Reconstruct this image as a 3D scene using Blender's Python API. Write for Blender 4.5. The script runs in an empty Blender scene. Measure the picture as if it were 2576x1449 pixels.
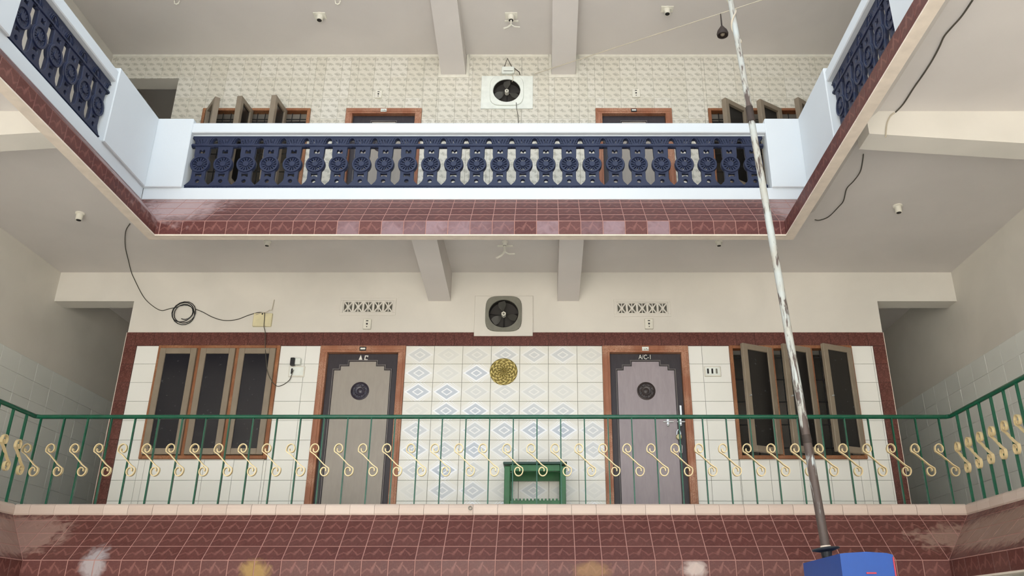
import bpy, bmesh, math, random
from mathutils import Vector, Matrix
from math import sin, cos, pi, radians, atan2
random.seed(7)
SC = bpy.context.scene
C = SC.collection
# ------------------------------------------------------------------ camera
F, CU, CV, PITCH = 2097.0, 1370.0, 724.5, radians(22.4)
cam_d = bpy.data.cameras.new('camera'); cam = bpy.data.objects.new('camera', cam_d); C.objects.link(cam)
cam_d.sensor_width = 36; cam_d.lens = F / 2576 * 36; cam_d.shift_x = -(CU - 1288) / 2576
cam_d.clip_start = .05; cam_d.clip_end = 200
cam.location = (0, 0, 0); cam.rotation_euler = (pi / 2 + PITCH, 0, 0)
SC.camera = cam
# ------------------------------------------------------------------ light
W = bpy.data.worlds.new('sky'); SC.world = W; W.use_nodes = True
_b = W.node_tree.nodes['Background']; _b.inputs[0].default_value = (.80, .90, 1.0, 1); _b.inputs[1].default_value = 1.35
sd = bpy.data.lights.new('sun', 'SUN'); sd.energy = 30.0; sd.angle = radians(.6); sd.color = (1, .98, .97)
sun = bpy.data.objects.new('sun', sd); C.objects.link(sun); sun.location = (2, 6, 12)
sun.rotation_euler = Vector((.04, .56, .83)).to_track_quat('Z', 'Y').to_euler()
SC.view_settings.view_transform = 'Standard'; SC.view_settings.look = 'None'
SC.view_settings.gamma = 1; SC.view_settings.use_curve_mapping = False
SC.view_settings.exposure = 0.55

def ray(u, v):
    a = (u - CU) / F; b = (CV - v) / F
    return Vector((a, cos(PITCH) - b * sin(PITCH), sin(PITCH) + b * cos(PITCH)))
def onY(u, v, Y): d = ray(u, v); return d * (Y / d.y)
def onZ(u, v, Z): d = ray(u, v); return d * (Z / d.z)

# ------------------------------------------------------------------ materials
def lin(c): return tuple(((x / 255 + .055) / 1.055) ** 2.4 if x > 10 else x / 255 / 12.92 for x in c) + (1,)
class NT:
    def __init__(s, name):
        s.m = bpy.data.materials.new(name); s.m.use_nodes = True; s.t = s.m.node_tree
        s.bsdf = s.t.nodes['Principled BSDF']
    def n(s, typ, ins=None, **kw):
        nd = s.t.nodes.new(typ)
        for k, v in kw.items(): setattr(nd, k, v)
        for k, v in (ins or {}).items(): s.put(nd.inputs[k], v)
        return nd
    def put(s, sock, v):
        if isinstance(v, bpy.types.NodeSocket): s.t.links.new(v, sock)
        else: sock.default_value = v
    def math(s, op, a, b=0.0, c=0.0):
        nd = s.n('ShaderNodeMath', {0: a, 1: b}, operation=op)
        if op in ('MULTIPLY_ADD', 'SMOOTHSTEP', 'COMPARE'): s.put(nd.inputs[2], c)
        return nd.outputs[0]
    def mix(s, f, a, b, blend='MIX'):
        nd = s.n('ShaderNodeMix', data_type='RGBA', blend_type=blend)
        s.put(nd.inputs[0], f); s.put(nd.inputs[6], a); s.put(nd.inputs[7], b); return nd.outputs[2]
    def noise(s, vec, scale, det=2.0, dist=0.0, rough=.5):
        nd = s.n('ShaderNodeTexNoise', {'Scale': scale, 'Detail': det, 'Distortion': dist, 'Roughness': rough})
        if vec is not None: s.put(nd.inputs['Vector'], vec)
        return nd.outputs[0]
    def obj(s): return s.n('ShaderNodeTexCoord').outputs['Object']
    def pos(s): return s.n('ShaderNodeNewGeometry').outputs['Position']
    def rnd(s): return s.n('ShaderNodeObjectInfo').outputs['Random']
    def ramp(s, f, stops, interp='LINEAR'):
        nd = s.n('ShaderNodeValToRGB'); r = nd.color_ramp; r.interpolation = interp
        while len(r.elements) < len(stops): r.elements.new(.5)
        for e, (p, c) in zip(r.elements, stops): e.position = p; e.color = c if len(c) == 4 else c + (1,)
        s.put(nd.inputs[0], f); return nd.outputs[0]
    def rr(s, f, a, b, lo=0.0, hi=1.0):
        return s.n('ShaderNodeMapRange', {0: f, 1: a, 2: b, 3: lo, 4: hi}).outputs[0]
    def bump(s, h, st=.2, dist=.01):
        nd = s.n('ShaderNodeBump', {'Strength': st, 'Distance': dist, 'Height': h}); s.put(s.bsdf.inputs['Normal'], nd.outputs[0])
    def out(s, col, rough=.6, metal=0.0, spec=.5):
        s.put(s.bsdf.inputs['Base Color'], col); s.put(s.bsdf.inputs['Roughness'], rough)
        s.put(s.bsdf.inputs['Metallic'], metal); s.put(s.bsdf.inputs['Specular IOR Level'], spec)
        return s.m
def plain(name, rgb, rough=.6, metal=0.0, var=.06, scale=14, spec=.5, bump=0.0, rnd=0.0):
    t = NT(name); c = lin(rgb); d = tuple(x * (1 - var * 2) for x in c[:3]) + (1,)
    f = t.noise(t.pos(), scale, 4)
    if rnd: f = t.math('ADD', f, t.math('MULTIPLY', t.math('SUBTRACT', t.rnd(), .5), rnd))
    if bump: t.bump(t.noise(t.pos(), scale * 8, 3), bump)
    return t.out(t.mix(t.rr(f, .3, .7), d, c), rough, metal, spec)
def soiled_plaster(name, rgb, var=.05):
    t = NT(name); c = lin(rgb); d = tuple(x * (1 - var * 2) for x in c[:3]) + (1,)
    a = t.noise(t.pos(), 1.3, 5, .4); b = t.noise(t.pos(), 40, 3)
    col = t.mix(t.rr(a, .35, .65), d, c); t.bump(b, .12, .004)
    return t.out(col, .85, 0, .2)

PLASTER = soiled_plaster('cream_plaster', (224, 219, 209))
CEIL = soiled_plaster('ceiling_paint', (219, 213, 208), .03)
WHITE = soiled_plaster('white_paint', (209, 215, 219), .015)
LIP = plain('pale_edge', (226, 212, 196), .7)
CONC = soiled_plaster('courtyard_paving', (194, 194, 190), .08)
FLOORM = plain('speckled_floor', (190, 180, 165), .4, scale=60)
GROUT = plain('pink_grout', (172, 128, 118), .9, scale=30)
GROUTW = plain('pale_grout', (168, 165, 155), .9, scale=30)
DGROUT = plain('grey_grout', (120, 120, 114), .9, scale=30)
NAVY = plain('navy_enamel', (24, 34, 64), .45, var=.05, bump=.1)
GREEN = plain('green_gloss_paint', (12, 84, 60), .25, var=.1)
GREEN2 = plain('mid_green_paint', (28, 104, 52), .35, var=.12)
GOLD = plain('gold_cream_paint', (226, 204, 156), .4, var=.06, metal=.15)
DARKIN = plain('dark_lining', (34, 30, 28), .8)
BLACKP = plain('black_plastic', (22, 22, 24), .45)
WIRE = plain('grey_cable', (78, 74, 64), .6)
WIREL = plain('pale_cable', (196, 186, 166), .6)
IVORY = plain('ivory_plastic', (232, 228, 214), .4)
CREAMP = plain('cream_plastic', (226, 216, 176), .45)
HOLE = plain('black_hole', (25, 20, 20), .7)
PLW = plain('white_board', (236, 240, 232), .5)
STEEL = plain('bright_steel', (225, 230, 232), .25, metal=.7)
RUST = plain('dark_rusted_iron', (60, 48, 42), .7, var=.2)
IRON = plain('dark_flange_iron', (36, 42, 48), .55, var=.15)
BLUE = plain('blue_enamel', (10, 68, 146), .45, var=.03, scale=30)
REDP = plain('red_paint', (170, 50, 70), .5)
TAUPE = plain('taupe_paint', (142, 128, 110), .45, var=.08, scale=9)
LAMW = plain('white_lettering', (240, 238, 228), .6)
BLADE = plain('grey_fan_blade', (104, 102, 95), .35)
DUCT = plain('dark_duct', (50, 46, 42), .6)  # dark tone for the inside and back of the fan holes
FANF = plain('grey_fan_frame', (128, 126, 114), .5, var=.1)
BRASSD = plain('small_brass', (180, 170, 130), .35, metal=.6)

def m_brown(name='maroon_tile', pale_mix=0.0):
    t = NT(name); o = t.obj(); p = t.pos(); r = t.rnd()
    sep = t.n('ShaderNodeSeparateXYZ', {0: o}); x = sep.outputs[0]; y = sep.outputs[1]
    n1 = t.noise(o, 16, 3, 2.2); n2 = t.noise(o, 30, 3, 1.6); n3 = t.noise(p, 9, 4, .8); nw = t.noise(o, 40, 2)
    ow = t.n('ShaderNodeVectorMath', {0: o, 1: t.n('ShaderNodeVectorMath', {0: t.n('ShaderNodeTexNoise', {'Vector': o, 'Scale': 26.0}).outputs['Color'], 1: (.016, .016, 0)}, operation='MULTIPLY').outputs[0]}, operation='ADD').outputs[0]
    def seg(ax, ay, bx_, by_, w0, w1):
        ax += .008; bx_ += .008; ay += .008; by_ += .008; L2 = (bx_ - ax) ** 2 + (by_ - ay) ** 2
        rel = t.n('ShaderNodeVectorMath', {0: ow, 1: (ax, ay, 0)}, operation='SUBTRACT').outputs[0]
        h = t.math('DIVIDE', t.n('ShaderNodeVectorMath', {0: rel, 1: (bx_ - ax, by_ - ay, 0)}, operation='DOT_PRODUCT').outputs['Value'], L2)
        h = t.n('ShaderNodeClamp', {0: h}).outputs[0]
        cl = t.n('ShaderNodeVectorMath', {0: (bx_ - ax, by_ - ay, 0)}, operation='SCALE'); t.put(cl.inputs['Scale'], h)
        q = t.n('ShaderNodeVectorMath', {0: rel, 1: cl.outputs[0]}, operation='SUBTRACT').outputs[0]
        q = t.n('ShaderNodeVectorMath', {0: q, 1: (1, 1, 0)}, operation='MULTIPLY').outputs[0]
        d = t.n('ShaderNodeVectorMath', {0: q}, operation='LENGTH').outputs['Value']
        w = t.math('MULTIPLY_ADD', h, w1 - w0, w0)
        return t.rr(t.math('DIVIDE', d, w), .35, 1.2, 1, 0)
    vein = t.math('MAXIMUM', seg(.008, .052, -.022, -.012, .006, .016), t.math('MAXIMUM', t.math('MULTIPLY', seg(.012, .03, .058, -.022, .005, .010), .8), t.math('MULTIPLY', seg(.058, -.022, .088, .004, .008, .004), .6)))
    vein = t.math('MAXIMUM', vein, t.math('MAXIMUM', t.math('MULTIPLY', seg(-.022, -.012, -.055, .004, .010, .006), .8), t.math('MULTIPLY', seg(-.055, .004, -.088, -.024, .006, .009), .6)))
    fine = t.rr(t.math('ABSOLUTE', t.math('SUBTRACT', n2, .5)), .0, .06, .38, 0)
    f = t.math('MAXIMUM', t.math('MULTIPLY', vein, t.rr(nw, .25, .6, .5, 1)), t.math('MULTIPLY', fine, t.rr(n1, .35, .6)))
    base = t.mix(n3, lin((72, 33, 30)), lin((98, 52, 46)))
    base = t.mix(t.math('MULTIPLY', t.math('POWER', r, 2.0), .5), base, lin((102, 64, 58)))
    col = t.mix(t.math('MULTIPLY', f, .55), base, lin((148, 100, 90)))
    # lower front wear: cement smears, yellowed patches; upper ends and sides just paler
    def blob(px, py, pz, rx, rz, soft=.5):
        d = t.n('ShaderNodeVectorMath', {0: p, 1: (px, py, pz)}, operation='SUBTRACT').outputs[0]
        d = t.n('ShaderNodeVectorMath', {0: d, 1: (1 / rx, .6, 1 / rz)}, operation='MULTIPLY').outputs[0]
        l = t.n('ShaderNodeVectorMath', {0: d}, operation='LENGTH').outputs['Value']
        l = t.math('ADD', l, t.math('MULTIPLY', t.math('SUBTRACT', t.noise(p, 14, 3, 1), .5), 1.2))
        return t.rr(l, 1 - soft, 1.1, 1, 0)
    for (b, colr, k) in ((blob(-3.38, 6.6, .47, .10, .15), (168, 158, 158), .85), (blob(-2.15, 6.55, .42, .12, .08), (160, 128, 70), .8),
                         (blob(1.12, 6.55, .43, .10, .07), (196, 180, 172), .75), (blob(.35, 6.55, .42, .16, .07), (150, 112, 66), .6),
                         (blob(-3.35, 6.75, 3.6, .42, .3), (184, 158, 156), .75), (blob(2.25, 6.75, 3.6, .22, .3), (176, 150, 146), .6),
                         (blob(3.25, 5.6, .68, .5, .16, .2), (150, 122, 108), .7), (blob(-4.1, 6.0, .7, .4, .2, .2), (160, 130, 118), .6)):
        col = t.mix(t.math('MULTIPLY', b, k), col, lin(colr))
    if pale_mix: col = t.mix(t.math('MULTIPLY', t.math('MULTIPLY_ADD', r, .7, .3), t.rr(t.noise(p, 12, 3, .6), .25, .55, pale_mix * .5, pale_mix)), col, lin((152, 128, 134)))  # blends tiles towards pale violet grey, strength varying by tile
    t.bump(t.noise(o, 18, 2, 1), .25, .004)
    return t.out(col, t.rr(n3, .2, .8, .38, .52), 0, .38)
BROWN = m_brown(); BROWN_PALE = m_brown('pale_maroon_tile', .75)
def m_border():
    t = NT('dark_maroon_tile'); o = t.obj(); r = t.rnd()
    n1 = t.noise(o, 22, 4, 2.5); n3 = t.noise(o, 7, 3)
    f = t.rr(t.math('ABSOLUTE', t.math('SUBTRACT', n1, .52)), 0, .05, .65, 0)
    base = t.mix(n3, lin((70, 36, 32)), lin((104, 58, 50)))
    base = t.mix(t.math('MULTIPLY', r, .3), base, lin((96, 62, 58)))
    return t.out(t.mix(f, base, lin((140, 92, 82))), .3, 0, .4)
BORDER = m_border()
def m_cream(name, a, b, rough=.2):
    t = NT(name); p = t.pos(); r = t.rnd()
    col = t.mix(t.math('MULTIPLY_ADD', r, .6, t.math('MULTIPLY', t.noise(p, 5, 3), .4)), lin(a), lin(b))
    return t.out(col, rough, 0, .45)
CREAMT = m_cream('cream_wall_tile', (230, 229, 220), (238, 237, 231))
DADOT = m_cream('grey_dado_tile', (222, 224, 218), (230, 232, 226), .35)
KERBT = m_cream('beige_kerb_tile', (188, 168, 154), (206, 188, 174), .35)
def m_diamond():
    t = NT('diamond_lustre_tile'); o = t.obj(); r = t.rnd()
    sep = t.n('ShaderNodeSeparateXYZ', {0: o})
    ax = t.math('ABSOLUTE', sep.outputs[0]); ay = t.math('ABSOLUTE', sep.outputs[1])
    d = t.math('ADD', t.math('DIVIDE', ax, .151), t.math('DIVIDE', ay, .101))
    g = (.56, .60, .64); w = (1.0, 1.0, 1.0); k = (0, 0, 0)
    ins = t.ramp(t.math('MULTIPLY', d, .5), [(0, (.5,) * 3), (.14, w), (.20, (.5,) * 3), (.385, w), (.475, k)], 'CONSTANT')
    ang = t.math('ARCTAN2', ay, t.math('SUBTRACT', .152, ax))
    rays = t.math('MULTIPLY', t.rr(t.math('SINE', t.math('MULTIPLY', ang, 42.0)), .0, .3, 0, .8), t.rr(d, .98, 1.0))
    rays = t.math('MULTIPLY', rays, t.rr(d, 1.25, 1.45, 1, 0))
    amt = t.math('MULTIPLY_ADD', t.math('POWER', r, 1.5), .85, .15)  # reflection strength of the lustre bands painted in, random per tile
    base = lin((230, 228, 218))
    white = t.rr(ins, .6, .9); grey = t.math('MULTIPLY', t.rr(ins, .3, .5), t.math('SUBTRACT', 1.0, white))
    col = t.mix(t.math('MULTIPLY', grey, amt), base, lin((192, 200, 211)))
    col = t.mix(t.math('MULTIPLY', t.math('MAXIMUM', white, rays), amt), col, lin((250, 252, 255)))
    return t.out(col, t.math('MULTIPLY_ADD', t.math('MAXIMUM', white, grey), -.06, .22), 0, .55)
DIAMOND = m_diamond()
def m_leaf():
    t = NT('leaf_print_tile'); o = t.obj(); p = t.pos()
    sep = t.n('ShaderNodeSeparateXYZ', {0: o})
    gy = t.math('DIVIDE', sep.outputs[1], .075); row = t.math('FLOOR', gy)
    gx = t.math('ADD', t.math('DIVIDE', sep.outputs[0], .1), t.math('MULTIPLY', t.math('FLOORED_MODULO', row, 2.0), .5))
    fx = t.math('SUBTRACT', t.math('FRACT', gx), .5); fy = t.math('SUBTRACT', t.math('FRACT', gy), .5)
    n = t.noise(o, 62, 3, 1.6); n2 = t.noise(o, 20, 2)
    e = t.math('ADD', t.math('POWER', t.math('MULTIPLY', fx, 2.2), 2.0), t.math('POWER', t.math('MULTIPLY', t.math('ADD', fy, t.math('MULTIPLY', fx, .3)), 2.9), 2.0))
    e = t.math('ADD', e, t.math('MULTIPLY', t.math('SUBTRACT', n, .5), 4.6))
    f = t.math('MULTIPLY', t.rr(e, .3, .8, .7, 0), t.rr(n2, .3, .5, .5, 1))
    col = t.mix(f, t.mix(t.rnd(), lin((216, 211, 196)), lin((224, 220, 208))), lin((166, 162, 146)))
    return t.out(col, .3, 0, .4)
LEAF = m_leaf()
def m_wood(name, a, b, c, carved=False):
    t = NT(name); o = t.pos()
    mp = t.n('ShaderNodeMapping', {0: o}); mp.inputs['Scale'].default_value = (1, 1, .22)
    n = t.noise(mp.outputs[0], 26, 4, 1.0); col = t.mix(n, lin(a), lin(b))
    if carved:
        k = t.noise(o, 55, 3, 2.5); f = t.rr(t.math('ABSOLUTE', t.math('SUBTRACT', k, .5)), 0, .07, .8, 0)
        f = t.math('MULTIPLY', f, t.rr(t.noise(o, 3.5, 2), .42, .6)); col = t.mix(f, col, lin(c)); t.bump(k, .5, .006)
    return t.out(col, .45, 0, .4)
FRAMEW = m_wood('carved_red_brown_wood', (136, 84, 60), (172, 114, 84), (220, 182, 154), True)
WINW = m_wood('window_frame_wood', (122, 72, 48), (160, 104, 64), (196, 150, 110), True)
DARKW = m_wood('near_black_door_paint', (44, 38, 42), (62, 56, 60), (90, 90, 90))
MOULD = plain('worn_moulding_paint', (104, 98, 96), .4)
PANELW = m_wood('grey_brown_door_panel', (150, 142, 132), (166, 158, 148), (0, 0, 0))
PANELG = m_wood('mauve_grey_door_panel', (142, 132, 136), (168, 158, 162), (0, 0, 0))
def m_glass(name, rgb, rough=.12):
    t = NT(name); p = t.pos()
    f = t.rr(t.noise(p, 30, 2, .3), .70, .74)
    return t.out(t.mix(f, lin(rgb), lin((70, 72, 76))), rough, 0, .45)
GLASS = m_glass('dark_tinted_glass', (34, 34, 40)); GLASSO = m_glass('open_dark_glass', (30, 28, 26), .3)
def m_brass():
    t = NT('embossed_brass'); o = t.obj()
    sep = t.n('ShaderNodeSeparateXYZ', {0: o})
    x, z = sep.outputs[0], sep.outputs[2]
    r = t.math('SQRT', t.math('ADD', t.math('MULTIPLY', x, x), t.math('MULTIPLY', z, z)))
    a = t.math('ARCTAN2', z, x); w = t.math('SINE', t.math('ADD', t.math('MULTIPLY', a, 12.0), t.math('MULTIPLY', t.math('SINE', t.math('MULTIPLY', r, 160.0)), 1.8)))
    n = t.math('ADD', w, t.math('MULTIPLY', t.noise(o, 60, 2, 2), .6))
    t.bump(n, .8, .004)
    return t.out(t.mix(t.rr(n, -.6, 1.2), lin((128, 112, 58)), lin((208, 190, 120))), .38, .55)
BRASS = m_brass()
def m_pole():
    t = NT('flaking_white_paint_on_iron'); o = t.pos()
    mp = t.n('ShaderNodeMapping', {0: o}); mp.inputs['Scale'].default_value = (1, 1, .16)
    n = t.noise(mp.outputs[0], 34, 5, .6, .6); n2 = t.noise(o, 6, 3)
    sep = t.n('ShaderNodeSeparateXYZ', {0: o}); z = sep.outputs[2]
    bias = t.math('ADD', t.math('ADD', t.rr(z, .55, 1.0, .22, 0), t.rr(z, 1.5, 2.4, .05, 0)), t.math('MULTIPLY', t.math('SUBTRACT', n2, .5), .25))
    for zz in (3.30, 1.03):
        bias = t.math('ADD', bias, t.rr(t.math('ABSOLUTE', t.math('SUBTRACT', z, zz)), .03, .1, .3, 0))
    f = t.rr(t.math('ADD', n, bias), .53, .60)
    pa = t.mix(t.rr(n2, .3, .8), lin((176, 184, 184)), lin((160, 150, 132)))
    col = t.mix(f, pa, t.mix(n, lin((50, 45, 45)), lin((96, 80, 72))))
    t.bump(f, -.3, .002)
    return t.out(col, .6)
POLEM = m_pole()

# ------------------------------------------------------------------ mesh helpers
OFF = {}
def off(p):
    v = Vector((0, 0, 0))
    while p is not None: v += OFF.get(p.name, Vector()); p = p.parent
    return v
def tagit(o, label=None, cat=None, group=None, kind=None):
    if label: o['label'] = label
    if cat: o['category'] = cat
    if group: o['group'] = group
    if kind: o['kind'] = kind
    return o
def thing(name, label, cat, loc=(0, 0, 0), group=None):
    o = bpy.data.objects.new(name, None); C.objects.link(o); o.location = loc; o.empty_display_size = .1
    OFF[o.name] = Vector(loc); return tagit(o, label, cat, group)
def sroot(name, loc=(0, 0, 0), label=None):
    o = bpy.data.objects.new(name, None); C.objects.link(o); o.location = loc; OFF[o.name] = Vector(loc)
    return tagit(o, label, kind='structure')
def inst(name, me, parent=None, M=None, label=None):
    o = bpy.data.objects.new(name, me); C.objects.link(o)
    M = M.copy() if M is not None else Matrix()
    if parent is not None:
        o.parent = parent; M = Matrix.Translation(-off(parent)) @ M
    o.matrix_basis = M
    if parent is not None: OFF[o.name] = Vector(M.translation)
    if label: o['label'] = label
    return o
class MB:
    def __init__(s): s.b = bmesh.new()
    def _xf(s, vs, M):
        if M is not None: bmesh.ops.transform(s.b, matrix=M, verts=vs)
    def box(s, x0, x1, y0, y1, z0, z1, bev=0, M=None, seg=1):
        r = bmesh.ops.create_cube(s.b, size=1); vs = r['verts']
        bmesh.ops.transform(s.b, matrix=Matrix.Translation(((x0 + x1) / 2, (y0 + y1) / 2, (z0 + z1) / 2)) @ Matrix.Diagonal((abs(x1 - x0), abs(y1 - y0), abs(z1 - z0), 1)), verts=vs)
        if bev:
            es = list({e for v in vs for e in v.link_edges})
            rr = bmesh.ops.bevel(s.b, geom=es, offset=bev, segments=seg, affect='EDGES', profile=.5)
            vs = list({v for f in rr['faces'] for v in f.verts} | {v for v in vs if v.is_valid})
        s._xf(vs, M); return s
    def cyl(s, p0, p1, r0, r1=None, n=12, M=None):
        p0, p1 = Vector(p0), Vector(p1); r1 = r0 if r1 is None else r1; d = p1 - p0
        r = bmesh.ops.create_cone(s.b, cap_ends=True, segments=n, radius1=r0, radius2=r1, depth=d.length)
        m = Matrix.Translation((p0 + p1) / 2) @ d.to_track_quat('Z', 'Y').to_matrix().to_4x4()
        if M is not None: m = M @ m
        bmesh.ops.transform(s.b, matrix=m, verts=r['verts']); return s
    def sphere(s, c, r, n=10, sc=(1, 1, 1)):
        q = bmesh.ops.create_uvsphere(s.b, u_segments=n, v_segments=n // 2 + 2, radius=r)
        bmesh.ops.transform(s.b, matrix=Matrix.Translation(c) @ Matrix.Diagonal((*sc, 1)), verts=q['verts']); return s
    def lathe(s, prof, M=None, n=24, cap=True):   # prof: (r, z) about the z axis
        rings = [[s.b.verts.new((r * cos(2 * pi * k / n), r * sin(2 * pi * k / n), z)) for k in range(n)] for r, z in prof]
        for a, b in zip(rings, rings[1:]):
            for k in range(n): s.b.faces.new((a[k], a[(k + 1) % n], b[(k + 1) % n], b[k]))
        if cap: s.b.faces.new(rings[0][::-1]); s.b.faces.new(rings[-1])
        s._xf([v for r in rings for v in r], M); return s
    def tube(s, pts, r, n=6, closed=False):
        pts = [Vector(p) for p in pts]; rings = []; N = len(pts); up = None
        for i, p in enumerate(pts):
            a = pts[max(i - 1, 0)]; b = pts[min(i + 1, N - 1)]; t = (b - a).normalized()
            if up is None: up = t.orthogonal().normalized()
            up = (up - t * up.dot(t)).normalized(); w = t.cross(up)
            rings.append([s.b.verts.new(p + (up * cos(2 * pi * k / n) + w * sin(2 * pi * k / n)) * r) for k in range(n)])
        for a, b in zip(rings, rings[1:]):
            for k in range(n): s.b.faces.new((a[k], a[(k + 1) % n], b[(k + 1) % n], b[k]))
        s.b.faces.new(rings[0][::-1]); s.b.faces.new(rings[-1]); return s
    def prism(s, poly, fn, a, b):      # poly 2D; fn(p, t) -> 3D, t in {a, b}
        A = [s.b.verts.new(fn(p, a)) for p in poly]; B = [s.b.verts.new(fn(p, b)) for p in poly]
        n = len(poly); s.b.faces.new(A); s.b.faces.new(B[::-1])
        for k in range(n): s.b.faces.new((A[k], B[k], B[(k + 1) % n], A[(k + 1) % n]))
        return s
    def sweep(s, prof, stations, cap=True):
        rings = [[s.b.verts.new(st(p)) for p in prof] for st in stations]; n = len(prof)
        for a, b in zip(rings, rings[1:]):
            for k in range(n): s.b.faces.new((a[k], b[k], b[(k + 1) % n], a[(k + 1) % n]))
        if cap: s.b.faces.new(rings[0]); s.b.faces.new(rings[-1][::-1])
        return s
    def ribbon(s, pts, wx, wy, fn=lambda x, z, y: (x, y, z)):   # flat strip along 2D path (x,z), thickness wx in plane, wy across
        n = len(pts); L = []
        for i, (x, z) in enumerate(pts):
            a = pts[max(i - 1, 0)]; b = pts[min(i + 1, n - 1)]; tx, tz = b[0] - a[0], b[1] - a[1]; l = math.hypot(tx, tz) or 1
            nx, nz = -tz / l * wx / 2, tx / l * wx / 2
            L.append([s.b.verts.new(fn(x + e * nx, z + e * nz, y)) for e, y in ((1, -wy / 2), (-1, -wy / 2), (-1, wy / 2), (1, wy / 2))])
        for a, b in zip(L, L[1:]):
            for k in range(4): s.b.faces.new((a[k], a[(k + 1) % 4], b[(k + 1) % 4], b[k]))
        s.b.faces.new(L[0][::-1]); s.b.faces.new(L[-1]); return s
    def mesh(s, name, mat, smooth=False):
        bmesh.ops.recalc_face_normals(s.b, faces=s.b.faces)
        me = bpy.data.meshes.new(name); s.b.to_mesh(me); s.b.free(); me.materials.append(mat)
        if smooth:
            me.polygons.foreach_set('use_smooth', [True] * len(me.polygons))
            try: me.set_sharp_from_angle(angle=radians(35))
            except Exception: pass
        return me
    def build(s, name, mat, parent=None, smooth=False, label=None, cat=None, group=None, kind=None, center=False):
        me = s.mesh(name, mat, smooth)
        if center or parent is None and label:
            c = sum((v.co for v in me.vertices), Vector()) / len(me.vertices)
            me.transform(Matrix.Translation(-c)); o = inst(name, me, parent, Matrix.Translation(c))
        elif parent is not None:
            b = off(parent); me.transform(Matrix.Translation(-b)); o = bpy.data.objects.new(name, me); C.objects.link(o); o.parent = parent
        else: o = inst(name, me)
        return tagit(o, label, cat, group, kind)
def curve_mesh(splines, depth, bevel=0.0, y=0.0):     # filled 2D outline with holes, in local x / z, thickness along y
    cu = bpy.data.curves.new('tmp', 'CURVE'); cu.dimensions = '2D'; cu.fill_mode = 'BOTH'; cu.extrude = depth / 2; cu.bevel_depth = bevel; cu.bevel_resolution = 0
    for sp in splines:
        s = cu.splines.new('POLY'); s.points.add(len(sp) - 1)
        for p, (a, b) in zip(s.points, sp): p.co = (a, b, 0, 1)
        s.use_cyclic_u = True
    return from_curve(cu, y)
def from_curve(cu, y=0.0):
    o = bpy.data.objects.new('tmp', cu); C.objects.link(o)
    dg = bpy.context.evaluated_depsgraph_get(); dg.update()
    me = bpy.data.meshes.new_from_object(o.evaluated_get(dg)); bpy.data.objects.remove(o)
    me.transform(Matrix.Translation((0, y, 0)) @ Matrix.Rotation(pi / 2, 4, 'X'))
    return me
def add_mesh(mb, me, M=None):
    k = len(mb.b.verts); mb.b.from_mesh(me); mb.b.verts.ensure_lookup_table()
    if M is not None: bmesh.ops.transform(mb.b, matrix=M, verts=mb.b.verts[k:])
def text_mesh(txt, size, depth=.003, y=0.0, sx=1.0):
    cu = bpy.data.curves.new('tmp', 'FONT'); cu.body = txt; cu.size = size; cu.extrude = depth / 2; cu.align_x = 'CENTER'; cu.align_y = 'CENTER'
    me = from_curve(cu, y); me.transform(Matrix.Diagonal((sx, 1, 1, 1))); return me

# tiles ---------------------------------------------------------------
def clip(poly, a, b, c):     # keep a*x+b*y<=c
    out = []; n = len(poly)
    for i in range(n):
        p, q = poly[i], poly[(i + 1) % n]; dp = a * p[0] + b * p[1] - c; dq = a * q[0] + b * q[1] - c
        if dp <= 1e-9: out.append(p)
        if dp * dq < -1e-16:
            t = dp / (dp - dq); out.append((p[0] + (q[0] - p[0]) * t, p[1] + (q[1] - p[1]) * t))
    r = []
    for p in out:
        if not r or math.hypot(p[0] - r[-1][0], p[1] - r[-1][1]) > 1e-5: r.append(p)
    if len(r) > 1 and math.hypot(r[0][0] - r[-1][0], r[0][1] - r[-1][1]) < 1e-5: r.pop()
    return r
def area(p): return sum(p[i][0] * p[(i + 1) % len(p)][1] - p[(i + 1) % len(p)][0] * p[i][1] for i in range(len(p))) / 2 if len(p) > 2 else 0
def inset(poly, g):
    out = [tuple(p) for p in poly]
    for i in range(len(poly)):
        p, q = poly[i], poly[(i + 1) % len(poly)]; dx, dy = q[0] - p[0], q[1] - p[1]; l = math.hypot(dx, dy)
        nx, ny = dy / l, -dx / l; out = clip(out, nx, ny, nx * p[0] + ny * p[1] - g)
        if len(out) < 3: return []
    return out
TC = {}
def tile_mesh(poly, mat, th, g):
    key = (tuple((round(a, 4), round(b, 4)) for a, b in poly), mat.name, th, g)
    if key in TC: return TC[key]
    a = inset(poly, g / 2); 
    if len(a) < 3 or area(a) < 2e-5: TC[key] = None; return None
    c = inset(a, min(.0025, th * .4)); me = None
    bm = bmesh.new()
    A = [bm.verts.new((x, y, -.004)) for x, y in a]; B = [bm.verts.new((x, y, th - .0018)) for x, y in a]; n = len(a)
    if len(c) == n:
        D = [bm.verts.new((x, y, th)) for x, y in c]
        for k in range(n): bm.faces.new((B[k], B[(k + 1) % n], D[(k + 1) % n], D[k]))
        bm.faces.new(D)
    else: bm.faces.new(B)
    for k in range(n): bm.faces.new((A[k], A[(k + 1) % n], B[(k + 1) % n], B[k]))
    me = bpy.data.meshes.new('tile'); bm.to_mesh(me); bm.free(); me.materials.append(mat); TC[key] = me
    return me
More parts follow.
